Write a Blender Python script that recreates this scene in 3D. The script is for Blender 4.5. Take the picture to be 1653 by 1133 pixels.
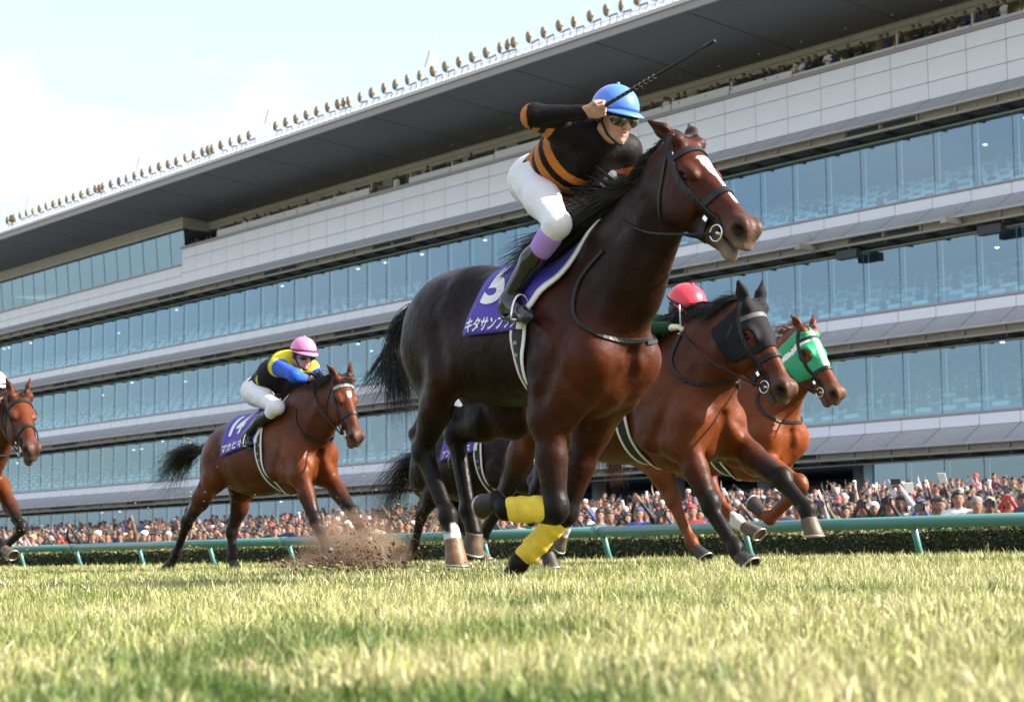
import bpy, bmesh, math, random
import numpy as np
from mathutils import Vector, Matrix
from mathutils.bvhtree import BVHTree
for _o in list(bpy.data.objects):
    bpy.data.objects.remove(_o)
rng = np.random.default_rng(7)
random.seed(7)
SC = bpy.context.scene
COL = SC.collection

# ------------------------------------------------------------------ camera
FPX, IW, IH = 3000.0, 1653, 1133            # focal length in pixels of the photograph
PITCH, ROLL = math.atan((921 - 566.5) / FPX), 0.0064
_fw = np.array([0, math.cos(PITCH), math.sin(PITCH)])
_rt0 = np.array([1.0, 0, 0])
_up0 = np.cross(_rt0, _fw)
_rt = _rt0 * math.cos(ROLL) - _up0 * math.sin(ROLL)
_up = _up0 * math.cos(ROLL) + _rt0 * math.sin(ROLL)
CAM = np.array([0, 0, 0.2])
cd = bpy.data.cameras.new('camera')
cam = bpy.data.objects.new('camera', cd)
COL.objects.link(cam)
cd.sensor_width = 36
cd.lens = 36 * FPX / IW
cd.clip_start, cd.clip_end = 0.05, 3000
cd.dof.use_dof = True
cd.dof.focus_distance = 9.9
cd.dof.aperture_fstop = 6.8
M = Matrix(((_rt[0], _up[0], -_fw[0], CAM[0]), (_rt[1], _up[1], -_fw[1], CAM[1]), (_rt[2], _up[2], -_fw[2], CAM[2]), (0, 0, 0, 1)))
cam.matrix_world = M
SC.camera = cam

# ------------------------------------------------------------------ sky, sun, exposure
SUN_EL = math.radians(35)
_sd = np.array([0.96, -0.22])
_sd /= np.linalg.norm(_sd)
SUN = Vector((_sd[0] * math.cos(SUN_EL), _sd[1] * math.cos(SUN_EL), math.sin(SUN_EL)))
W = bpy.data.worlds.new('World')
SC.world = W
W.use_nodes = True
nt = W.node_tree
nt.nodes.clear()
wo = nt.nodes.new('ShaderNodeOutputWorld')
bg = nt.nodes.new('ShaderNodeBackground')
sky = nt.nodes.new('ShaderNodeTexSky')
sky.sky_type = 'NISHITA'
sky.sun_disc = False
sky.sun_elevation = SUN_EL
sky.sun_rotation = math.atan2(_sd[0], _sd[1])
sky.dust_density = 2.0
sky.ozone_density = 1.0
tc = nt.nodes.new('ShaderNodeTexCoord')
mp = nt.nodes.new('ShaderNodeMapping')
mp.inputs['Scale'].default_value = (2.2, 2.2, 5.0)
mp.inputs['Location'].default_value = (0.35, 0.1, 0.4)
nz = nt.nodes.new('ShaderNodeTexNoise')
nz.inputs['Scale'].default_value = 1.8
nz.inputs['Detail'].default_value = 5
nz.inputs['Roughness'].default_value = 0.55
cr = nt.nodes.new('ShaderNodeValToRGB')
cr.color_ramp.elements[0].position = 0.47
cr.color_ramp.elements[1].position = 0.70
cr.color_ramp.elements[0].color = (0.42, 0.42, 0.42, 1)
cr.color_ramp.elements[1].color = (1, 1, 1, 1)
mx = nt.nodes.new('ShaderNodeMix')
mx.data_type = 'RGBA'
CLOUD = (5.1, 5.3, 5.7, 1)                # sunlit thin cloud, in the units of the physical sky
mx.inputs[7].default_value = CLOUD
L = nt.links.new
L(tc.outputs['Generated'], mp.inputs['Vector'])
L(mp.outputs[0], nz.inputs['Vector'])
L(nz.outputs[0], cr.inputs[0])
L(cr.outputs[0], mx.inputs[0])
L(sky.outputs[0], mx.inputs[6])
L(mx.outputs[2], bg.inputs[0])
bg.inputs[1].default_value = 0.097
L(bg.outputs[0], wo.inputs[0])
sl = bpy.data.lights.new('sun', 'SUN')
sl.energy = 5.0
sl.angle = math.radians(0.53)
sl.color = (1.0, 0.91, 0.79)
so = bpy.data.objects.new('sun', sl)
COL.objects.link(so)
so.location = (30, -5, 60)
so.rotation_euler = SUN.to_track_quat('Z', 'Y').to_euler()
SC.view_settings.view_transform = 'Standard'
SC.view_settings.look = 'None'
SC.view_settings.exposure = 1.5
SC.view_settings.gamma = 1.0
SC.view_settings.use_curve_mapping = False
SC.render.engine = 'CYCLES'
SC.cycles.max_bounces = 8
SC.cycles.transparent_max_bounces = 24

# ------------------------------------------------------------------ directions of the place: the race track runs along RUN
TH = math.atan(2476 * math.cos(PITCH) / FPX)
RUN = np.array([math.sin(TH), -math.cos(TH), 0])       # the way the horses run
LEFT = np.array([math.cos(TH), math.sin(TH), 0])       # across the track, towards the stand

def ray(x, y):
    d = _fw * FPX + _rt * (x - IW / 2) - _up * (y - IH / 2)
    return d / np.linalg.norm(d)

def tz(x, y, D):
    """where the view through a photo pixel meets the upright plane D metres across the track: (distance back along the track, height)"""
    d = ray(x, y)
    P = CAM + d * (D / (d @ LEFT))
    return float(-(P @ RUN)), float(P[2])

def wp(t, D, z):
    P = -RUN * t + LEFT * D
    return Vector((P[0], P[1], z))

def ground_z(D):
    if D < 11.6:
        return 0.024 * D
    s = min(1.0, (D - 11.6) / 2.2)
    return 0.2784 - 0.70 * (3 * s * s - 2 * s ** 3)

# ------------------------------------------------------------------ materials
def mat(name, col, rough=0.6, metal=0.0, spec=0.5, attr=None, noise=None, bump=None, sheen=0.0, coat=0.0, trans=0.0):
    m = bpy.data.materials.new(name)
    m.use_nodes = True
    n, l = m.node_tree.nodes, m.node_tree.links
    b = n['Principled BSDF']
    b.inputs['Base Color'].default_value = (*col, 1)
    b.inputs['Roughness'].default_value = rough
    b.inputs['Metallic'].default_value = metal
    b.inputs['Specular IOR Level'].default_value = spec
    b.inputs['Sheen Weight'].default_value = sheen
    b.inputs['Coat Weight'].default_value = coat
    src = None
    if attr:
        a = n.new('ShaderNodeAttribute')
        a.attribute_name = attr
        src = a.outputs['Color']
    if noise:                                # (scale, low factor, high factor)
        t = n.new('ShaderNodeTexCoord')
        z = n.new('ShaderNodeTexNoise')
        z.inputs['Scale'].default_value = noise[0]
        z.inputs['Detail'].default_value = 6
        l.new(t.outputs['Object'], z.inputs['Vector'])
        mr = n.new('ShaderNodeMapRange')
        mr.inputs[1].default_value = 0.3
        mr.inputs[2].default_value = 0.7
        mr.inputs[3].default_value = noise[1]
        mr.inputs[4].default_value = noise[2]
        l.new(z.outputs[0], mr.inputs[0])
        mm = n.new('ShaderNodeVectorMath')
        mm.operation = 'SCALE'
        if src:
            l.new(src, mm.inputs[0])
        else:
            mm.inputs[0].default_value = col
        l.new(mr.outputs[0], mm.inputs['Scale'])
        src = mm.outputs[0]
    if src:
        l.new(src, b.inputs['Base Color'])
    if bump:                                 # (scale, strength, distance)
        t = n.new('ShaderNodeTexCoord')
        z = n.new('ShaderNodeTexNoise')
        z.inputs['Scale'].default_value = bump[0]
        z.inputs['Detail'].default_value = 5
        l.new(t.outputs['Object'], z.inputs['Vector'])
        bm_ = n.new('ShaderNodeBump')
        bm_.inputs['Strength'].default_value = bump[1]
        bm_.inputs['Distance'].default_value = bump[2]
        l.new(z.outputs[0], bm_.inputs['Height'])
        l.new(bm_.outputs[0], b.inputs['Normal'])
    return m

# ------------------------------------------------------------------ objects
def link(o, parent=None):
    COL.objects.link(o)
    if parent is not None:
        o.parent = parent
    return o

def tag(o, label=None, cat=None, group=None, kind=None):
    if label: o['label'] = label
    if cat: o['category'] = cat
    if group: o['group'] = group
    if kind: o['kind'] = kind
    return o

def empty(name, loc=(0, 0, 0), label=None, cat=None, group=None):
    o = bpy.data.objects.new(name, None)
    o.empty_display_size = 0.2
    COL.objects.link(o)
    o.location = loc
    return tag(o, label, cat, group)

def mesh_np(name, V, Fq, mats=(), smooth=True, col=None, attrs=None, mi=None):
    """mesh from numpy arrays; Fq is an (n,3) or (n,4) array or a list of tuples"""
    me = bpy.data.meshes.new(name)
    V = np.asarray(V, np.float32)
    if isinstance(Fq, np.ndarray):
        k = Fq.shape[1]
        me.vertices.add(len(V))
        me.vertices.foreach_set('co', V.ravel())
        me.loops.add(Fq.size)
        me.loops.foreach_set('vertex_index', Fq.ravel().astype(np.int32))
        me.polygons.add(len(Fq))
        me.polygons.foreach_set('loop_start', np.arange(0, Fq.size, k, dtype=np.int32))
        me.polygons.foreach_set('loop_total', np.full(len(Fq), k, np.int32))
        me.update(calc_edges=True)
    else:
        me.from_pydata([tuple(map(float, v)) for v in V], [], [tuple(map(int, f)) for f in Fq])
        me.update()
    me.polygons.foreach_set('use_smooth', np.full(len(me.polygons), smooth))
    if mi is not None:
        me.polygons.foreach_set('material_index', np.asarray(mi, np.int32))
    if col is not None:
        a = me.color_attributes.new('Col', 'FLOAT_COLOR', 'POINT')
        c = np.ones((len(V), 4), np.float32)
        c[:, :3] = col
        a.data.foreach_set('color', c.ravel())
    for k, v in (attrs or {}).items():
        a = me.attributes.new(k, 'FLOAT', 'POINT')
        a.data.foreach_set('value', np.asarray(v, np.float32))
    for m in (mats if isinstance(mats, (list, tuple)) else [mats]):
        me.materials.append(m)
    return me

def part(name, V, Fq, m, parent=None, smooth=True, **kw):
    return link(bpy.data.objects.new(name, mesh_np(name, V, Fq, m, smooth, **kw)), parent)

class MB:
    """collects boxes, tubes and sheets into one mesh"""
    def __init__(s):
        s.V, s.F, s.n = [], [], 0
    def add(s, V, Fq):
        V = np.asarray(V, float)
        s.V.append(V)
        s.F += [tuple(i + s.n for i in f) for f in Fq]
        s.n += len(V)
        return s
    def box(s, c, h, ax=None):
        ax = np.eye(3) if ax is None else np.asarray(ax, float)
        V = [np.asarray(c, float) + ax[0] * h[0] * a + ax[1] * h[1] * b + ax[2] * h[2] * d for a in (-1, 1) for b in (-1, 1) for d in (-1, 1)]
        return s.add(V, [(0, 1, 3, 2), (4, 6, 7, 5), (0, 4, 5, 1), (2, 3, 7, 6), (0, 2, 6, 4), (1, 5, 7, 3)])
    def hexa(s, q0, q1):
        """block between two four-cornered faces"""
        return s.add(list(q0) + list(q1), [(3, 2, 1, 0), (4, 5, 6, 7), (0, 1, 5, 4), (1, 2, 6, 5), (2, 3, 7, 6), (3, 0, 4, 7)])
    def tube(s, pts, r, n=8, close=False, flat=None):
        pts = [np.asarray(p, float) for p in pts]
        N = len(pts)
        rs = r if isinstance(r, (list, tuple, np.ndarray)) else [r] * N
        ring = []
        prev = None
        for i in range(N):
            a = pts[(i - 1) % N] if (close or i > 0) else pts[i]
            b = pts[(i + 1) % N] if (close or i < N - 1) else pts[i]
            t = (b - a) / (np.linalg.norm(b - a) + 1e-9)
            if prev is None:
                u = np.cross(t, [0, 0, 1.0])
                if np.linalg.norm(u) < 0.1: u = np.cross(t, [0, 1.0, 0])
            else:
                u = prev - t * (prev @ t)
            u /= np.linalg.norm(u)
            prev = u
            v = np.cross(t, u)
            ring += [pts[i] + rs[i] * (math.cos(2 * math.pi * k / n) * u + math.sin(2 * math.pi * k / n) * v) for k in range(n)]
        Fq = []
        for i in range(N if close else N - 1):
            j = (i + 1) % N
            for k in range(n):
                k2 = (k + 1) % n
                Fq.append((i * n + k, i * n + k2, j * n + k2, j * n + k))
        if not close:
            Fq.append(tuple(range(n - 1, -1, -1)))
            Fq.append(tuple((N - 1) * n + k for k in range(n)))
        return s.add(ring, Fq)
    def build(s, name, m, parent=None, smooth=False, **kw):
        return part(name, np.concatenate(s.V), s.F, m, parent, smooth, **kw)
    def mesh(s, name, m, smooth=False, **kw):
        return mesh_np(name, np.concatenate(s.V), s.F, m, smooth, **kw)

# ------------------------------------------------------------------ bodies: soft union of tapered limbs and muscle masses, turned into one skin
class Sdf:
    def __init__(s):
        s.P = []
    def cone(s, p, q, rp, rq, sy=1.0, k=0.04, tg='coat', sub=False, lat=(0, 1, 0)):
        s.P.append(('c', np.asarray(p, float), np.asarray(q, float), rp, rq, sy, k, tg, sub, np.asarray(lat, float)))
    def ell(s, c, r, ax=None, k=0.05, tg='coat', sub=False):
        s.P.append(('e', np.asarray(c, float), np.asarray(r, float), np.eye(3) if ax is None else np.asarray(ax, float), k, tg, sub))
    @staticmethod
    def k_of(p): return p[6] if p[0] == 'c' else p[4]
    @staticmethod
    def tag_of(p): return p[7] if p[0] == 'c' else p[5]
    @staticmethod
    def sub_of(p): return p[8] if p[0] == 'c' else p[6]
    @staticmethod
    def bb(p):
        if p[0] == 'c':
            m = max(p[3], p[4]) * max(1, p[5])
            return np.minimum(p[1], p[2]) - m, np.maximum(p[1], p[2]) + m
        e = np.sqrt(((p[3] * p[2][:, None]) ** 2).sum(0))
        return p[1] - e, p[1] + e
    @staticmethod
    def ev(p, X, Y, Z):
        if p[0] == 'c':
            _, a, b, ra, rb, sy, k, tg, sub, lat = p
            ba = b - a
            L2 = float(ba @ ba) + 1e-12
            h = np.clip(((X - a[0]) * ba[0] + (Y - a[1]) * ba[1] + (Z - a[2]) * ba[2]) / L2, 0, 1)
            dx, dy, dz = X - a[0] - h * ba[0], Y - a[1] - h * ba[1], Z - a[2] - h * ba[2]
            if sy != 1.0:
                l = dx * lat[0] + dy * lat[1] + dz * lat[2]
                f = (1 / sy - 1) * l
                dx = dx + f * lat[0]; dy = dy + f * lat[1]; dz = dz + f * lat[2]
            return (np.sqrt(dx * dx + dy * dy + dz * dz) - (ra + h * (rb - ra))) * min(1.0, sy)
        _, c, r, ax, k, tg, sub = p
        dx, dy, dz = X - c[0], Y - c[1], Z - c[2]
        k0 = 0; k1 = 0
        for i in range(3):
            q = (dx * ax[i][0] + dy * ax[i][1] + dz * ax[i][2]) / r[i]
            k0 = k0 + q * q
            k1 = k1 + (q / r[i]) ** 2
        k0 = np.sqrt(k0); k1 = np.sqrt(k1) + 1e-9
        return k0 * (k0 - 1) / k1
    def skin(s, h):
        lo = np.min([s.bb(p)[0] for p in s.P if not s.sub_of(p)], 0) - 3 * h
        hi = np.max([s.bb(p)[1] for p in s.P if not s.sub_of(p)], 0) + 3 * h
        n = np.ceil((hi - lo) / h).astype(int) + 1
        D = np.full(n, 9.0, np.float32)
        ax = [(lo[i] + h * np.arange(n[i])).astype(np.float32) for i in range(3)]
        for p in s.P:
            k = s.k_of(p)
            a, b = s.bb(p)
            i0 = np.maximum(0, np.floor((a - k - 3 * h - lo) / h).astype(int))
            i1 = np.minimum(n, np.ceil((b + k + 3 * h - lo) / h).astype(int) + 1)
            if np.any(i1 <= i0): continue
            sl_ = tuple(slice(i0[i], i1[i]) for i in range(3))
            d = s.ev(p, ax[0][sl_[0], None, None], ax[1][None, sl_[1], None], ax[2][None, None, sl_[2]]).astype(np.float32)
            o = D[sl_]
            if s.sub_of(p):
                d = -d
                e = np.maximum(k - np.abs(o - d), 0) / k
                D[sl_] = np.maximum(o, d) + e * e * k * 0.25
            else:
                e = np.maximum(k - np.abs(o - d), 0) / k
                D[sl_] = np.minimum(o, d) - e * e * k * 0.25
        return surface_nets(D, lo, h)
    def colors(s, V, cols, sigma=0.02):
        acc = np.zeros((len(V), 3)); wt = np.zeros(len(V))
        X, Y, Z = V[:, 0], V[:, 1], V[:, 2]
        for p in s.P:
            if s.sub_of(p): continue
            w = np.exp(-np.clip(s.ev(p, X, Y, Z), -0.05, 1) / sigma)
            acc += w[:, None] * np.asarray(cols.get(s.tag_of(p), cols['coat']))
            wt += w
        return acc / wt[:, None]

def surface_nets(D, lo, h, relax=1):
    S = D < 0
    n = np.array(D.shape)
    cnt = np.zeros(n - 1, np.int8)
    for i in (0, 1):
        for j in (0, 1):
            for k in (0, 1):
                cnt += S[i:n[0] - 1 + i, j:n[1] - 1 + j, k:n[2] - 1 + k]
    act = np.argwhere((cnt > 0) & (cnt < 8))
    idx = np.full(n - 1, -1, np.int32)
    idx[act[:, 0], act[:, 1], act[:, 2]] = np.arange(len(act))
    pos = np.zeros((len(act), 3)); c = np.zeros(len(act))
    corners = [(i, j, k) for i in (0, 1) for j in (0, 1) for k in (0, 1)]
    for a in corners:
        for ax in range(3):
            if a[ax]: continue
            b = list(a); b[ax] = 1
            da = D[act[:, 0] + a[0], act[:, 1] + a[1], act[:, 2] + a[2]].astype(float)
            db = D[act[:, 0] + b[0], act[:, 1] + b[1], act[:, 2] + b[2]].astype(float)
            m = (da < 0) != (db < 0)
            t = np.where(m, da / np.where(m, da - db, 1), 0)
            q = np.tile(np.array(a, float), (len(act), 1))
            q[:, ax] += t
            pos += q * m[:, None]; c += m
    V = lo + h * (act + pos / c[:, None])
    Fs = []
    for ax in range(3):
        sl0 = [slice(None)] * 3; sl1 = [slice(None)] * 3
        sl0[ax] = slice(0, -1); sl1[ax] = slice(1, None)
        A, B = S[tuple(sl0)], S[tuple(sl1)]
        e = np.argwhere(A != B)
        u, v = (ax + 1) % 3, (ax + 2) % 3
        e = e[(e[:, u] > 0) & (e[:, v] > 0) & (e[:, u] < n[u] - 1) & (e[:, v] < n[v] - 1)]
        q = []
        for du, dv in ((-1, -1), (0, -1), (0, 0), (-1, 0)):
            f = e.copy(); f[:, u] += du; f[:, v] += dv
            q.append(idx[f[:, 0], f[:, 1], f[:, 2]])
        q = np.stack(q, 1)
        flip = ~A[e[:, 0], e[:, 1], e[:, 2]]
        q[flip] = q[flip][:, ::-1]
        Fs.append(q)
    Fq = np.concatenate(Fs)
    Fq = Fq[(Fq >= 0).all(1)]
    for _ in range(relax):                                # one light smoothing pass
        s_ = np.zeros_like(V); w = np.zeros(len(V))
        for a, b in ((0, 1), (1, 2), (2, 3), (3, 0)):
            np.add.at(s_, Fq[:, a], V[Fq[:, b]]); np.add.at(w, Fq[:, a], 1)
        V = 0.5 * V + 0.5 * s_ / np.maximum(w, 1)[:, None]
    return V, Fq

def bvh_of(V, Fq):
    return BVHTree.FromPolygons([tuple(v) for v in V.tolist()], [tuple(f) for f in Fq.tolist()])

def unit(v):
    v = np.asarray(v, float)
    return v / (np.linalg.norm(v) + 1e-12)

class Frame:
    """an upright running plane on the track: x forward, y to the left, z up, standing on the turf"""
    def __init__(s, X, Y, yaw=0.0):
        s.h = np.array([RUN[0] * math.cos(yaw) - RUN[1] * math.sin(yaw), RUN[0] * math.sin(yaw) + RUN[1] * math.cos(yaw), 0])
        s.l = np.array([-s.h[1], s.h[0], 0])
        O = np.array([X, Y, 0.0])
        s.O = np.array([X, Y, ground_z(float(O @ LEFT))])
        s.R = np.stack([s.h, s.l, [0, 0, 1.0]])
        s.rotz = math.atan2(s.h[1], s.h[0])
    def at(s, x, y, yo=0.0):
        d = ray(x, y)
        P = CAM + d * (((s.O - CAM) @ s.l + yo) / (d @ s.l))
        return s.R @ (P - s.O)
    def loc(s, P):
        return s.R @ (np.asarray(P) - s.O)
    def ray(s, x, y):
        return s.R @ (CAM - s.O), s.R @ ray(x, y)

# ------------------------------------------------------------------ ground
TURF = mat('turf_soil', (0.085, 0.10, 0.030), 0.9, noise=(3.0, 0.6, 1.3), spec=0.1)
PAVE = mat('apron_paving', (0.22, 0.215, 0.205), 0.85, noise=(2.0, 0.8, 1.15))

def apron_z(D):
    if D <= 26: return -0.42
    if D <= 45: return -0.42 + (D - 26) * 1.55 / 19
    return 1.13

def sheet(name, Ds, zf, t0, t1, nt_, m):
    V = []
    ts = np.linspace(t0, t1, nt_)
    for D in Ds:
        for t in ts: V.append(wp(t, D, zf(D)))
    Fq = [(i * nt_ + j, i * nt_ + j + 1, (i + 1) * nt_ + j + 1, (i + 1) * nt_ + j) for i in range(len(Ds) - 1) for j in range(nt_ - 1)]
    o = part(name, np.array([tuple(v) for v in V]), [f[::-1] for f in Fq], m, None, True)
    return tag(o, kind='structure')
sheet('turf', [-500, -60, -10, 0, 5, 9, 11, 11.6] + list(np.linspace(11.8, 14.4, 14)), ground_z, -500, 900, 90, TURF)
sheet('apron', [14.3, 26, 30, 35, 40, 45, 60, 110, 900], lambda D: apron_z(D) if D > 14.5 else -.43, -500, 900, 60, PAVE)

# ------------------------------------------------------------------ grandstand
PANEL = mat('white_cladding', (0.84, 0.84, 0.88), 0.38, noise=(.35, .93, 1.04), spec=0.4)
SPAN = mat('pale_spandrel', (0.78, 0.79, 0.85), 0.38, noise=(.35, .93, 1.04), spec=0.4)
JOINT = mat('dark_joint', (0.10, 0.10, 0.11), 0.8)
AWN = mat('grey_awning', (0.42, 0.42, 0.425), 0.5, noise=(.7, .88, 1.08), spec=0.4)
BEAM = mat('beige_beam', (0.36, 0.33, 0.275), 0.65, noise=(.8, .85, 1.08))
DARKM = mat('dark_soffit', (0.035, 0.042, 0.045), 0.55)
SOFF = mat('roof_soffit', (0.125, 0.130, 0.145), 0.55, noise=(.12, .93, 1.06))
FASC = mat('roof_fascia', (0.30, 0.28, 0.275), 0.5)
FASC2 = mat('roof_edge_light', (0.52, 0.49, 0.47), 0.5)
STRIPW = mat('beige_wall_boards', (0.50, 0.465, 0.41), 0.6, noise=(.6, .92, 1.05))
CAPM = mat('ledge_metal', (0.34, 0.30, 0.30), 0.45)
MULL = mat('mullion', (0.20, 0.28, 0.32), 0.4)
FIN = mat('glass_fin', (0.62, 0.70, 0.74), 0.3)
DARKIN = mat('dark_interior', (0.21, 0.30, 0.36), 0.8)
FLOORIN = mat('terrace_floor', (0.27, 0.36, 0.41), 0.8)
SEAT = mat('turquoise_seats', (0.74, 0.88, 0.90), 0.5)
WHITE_M = mat('white_metal', (0.72, 0.72, 0.72), 0.45)
LAMPM = mat('bronze_lamp_housing', (0.20, 0.165, 0.11), 0.45, noise=(3, .6, 1.4))
LAMPG = mat('lamp_bracket', (0.22, 0.22, 0.23), 0.5)
AMBER = mat('amber_ceiling_light', (0.8, 0.5, 0.1), 0.5)
_n = AMBER.node_tree.nodes['Principled BSDF']
_n.inputs['Emission Color'].default_value = (1, .55, .12, 1); _n.inputs['Emission Strength'].default_value = .9
SPOT = mat('ceiling_downlight', (0.8, 0.78, 0.7), 0.5)
SPOT.node_tree.nodes['Principled BSDF'].inputs['Emission Color'].default_value = (1, .95, .85, 1)
SPOT.node_tree.nodes['Principled BSDF'].inputs['Emission Strength'].default_value = 1.2

def glass_mat(name, tint, refl, base):
    m = bpy.data.materials.new(name); m.use_nodes = True
    n, l = m.node_tree.nodes, m.node_tree.links
    n.clear()
    out = n.new('ShaderNodeOutputMaterial'); mix = n.new('ShaderNodeMixShader'); tr = n.new('ShaderNodeBsdfTransparent'); gl = n.new('ShaderNodeBsdfGlossy')
    fr = n.new('ShaderNodeFresnel'); fr.inputs['IOR'].default_value = 1.52
    mr = n.new('ShaderNodeMapRange'); mr.inputs[1].default_value = 0; mr.inputs[2].default_value = 1; mr.inputs[3].default_value = base; mr.inputs[4].default_value = 1
    tc_ = n.new('ShaderNodeTexCoord'); nz_ = n.new('ShaderNodeTexNoise'); nz_.inputs['Scale'].default_value = .5; bp = n.new('ShaderNodeBump'); bp.inputs['Strength'].default_value = .12; bp.inputs['Distance'].default_value = .02
    l.new(tc_.outputs['Object'], nz_.inputs[0]); l.new(nz_.outputs[0], bp.inputs['Height']); l.new(bp.outputs[0], gl.inputs['Normal'])
    tr.inputs[0].default_value = (*tint, 1); gl.inputs[0].default_value = (*refl, 1); gl.inputs['Roughness'].default_value = .03
    ge = n.new('ShaderNodeNewGeometry'); sb = n.new('ShaderNodeMath'); sb.operation = 'SUBTRACT'; sb.inputs[0].default_value = 1; ml = n.new('ShaderNodeMath'); ml.operation = 'MULTIPLY'
    l.new(ge.outputs['Backfacing'], sb.inputs[1]); l.new(sb.outputs[0], ml.inputs[0]); l.new(mr.outputs[0], ml.inputs[1])
    l.new(fr.outputs[0], mr.inputs[0]); l.new(ml.outputs[0], mix.inputs[0]); l.new(tr.outputs[0], mix.inputs[1]); l.new(gl.outputs[0], mix.inputs[2]); l.new(mix.outputs[0], out.inputs[0])
    return m
GLASS = glass_mat('blue_glass', (.82, .92, .95), (.56, .77, .90), .22)

TREF = 100.0
stand = empty('grandstand', tuple(wp(TREF, 68, 0)), 'long white grandstand with blue glass storeys and a dark cantilever roof', 'grandstand')
stand.rotation_euler = (0, 0, math.atan2(RUN[1], RUN[0]))
def P(t, D, z): return np.array([TREF - t, D - 68.0, z])
def blk_(mb, t0, t1, D0, D1, z0, z1):
    return mb.box(P((t0 + t1) / 2, (D0 + D1) / 2, (z0 + z1) / 2), (abs(t1 - t0) / 2, abs(D1 - D0) / 2, abs(z1 - z0) / 2))
PIT = 2.165
TK = [48.18 + PIT * k for k in range(-6, 57)]
T0, T1 = TK[0], TK[-1]
TSTEP = min(TK, key=lambda t: abs(t - 121.3))
FL_ = [21.6, 16.5, 11.5, 6.45]
def rep(name, me, pts, parent=stand):
    for p in pts:
        o = bpy.data.objects.new(name, me); link(o, parent); o.location = p
def boxmesh(name, w, d, h, m, bev=.012):
    b = bmesh.new(); bmesh.ops.create_cube(b, size=1)
    for v in b.verts: v.co = Vector((v.co.x * w, v.co.y * d, v.co.z * h))
    if bev: bmesh.ops.bevel(b, geom=b.edges[:], offset=bev, segments=1, affect='EDGES')
    me = bpy.data.meshes.new(name); b.to_mesh(me); b.free(); me.materials.append(m)
    return me
G_ = .028
def mids(lo=None, hi=None): return [(a + b) / 2 for a, b in zip(TK[:-1], TK[1:]) if (lo is None or a >= lo - .01) and (hi is None or b <= hi + .01)]
# upper white cladding, right-hand section: three courses; left-hand section: two
for z0, z1 in ((21.6, 22.42), (22.42, 23.50), (23.50, 24.24)):
    rep('cladding_panel', boxmesh('cladding_panel', PIT - G_, .09, z1 - z0 - G_, PANEL), [P(t, 68, (z0 + z1) / 2) for t in mids(hi=TSTEP)])
for z0, z1 in ((21.6, 22.24), (22.24, 23.0)):
    rep('cladding_panel', boxmesh('cladding_panel', PIT - G_, .09, z1 - z0 - G_, PANEL), [P(t, 68, (z0 + z1) / 2) for t in mids(lo=TSTEP)])
b = MB(); blk_(b, T0, TSTEP, 68.02, 68.3, 21.6, 24.2); blk_(b, TSTEP, T1, 68.02, 68.3, 21.6, 23.0); b.build('wall', JOINT, stand)
b = MB(); blk_(b, T0, TSTEP + .1, 67.86, 68.5, 24.24, 24.36); blk_(b, T0, TSTEP + .1, 67.91, 68.5, 24.36, 24.44); blk_(b, TSTEP, T1, 67.88, 68.3, 23.0, 23.12); b.build('ledge', CAPM, stand)
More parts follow.
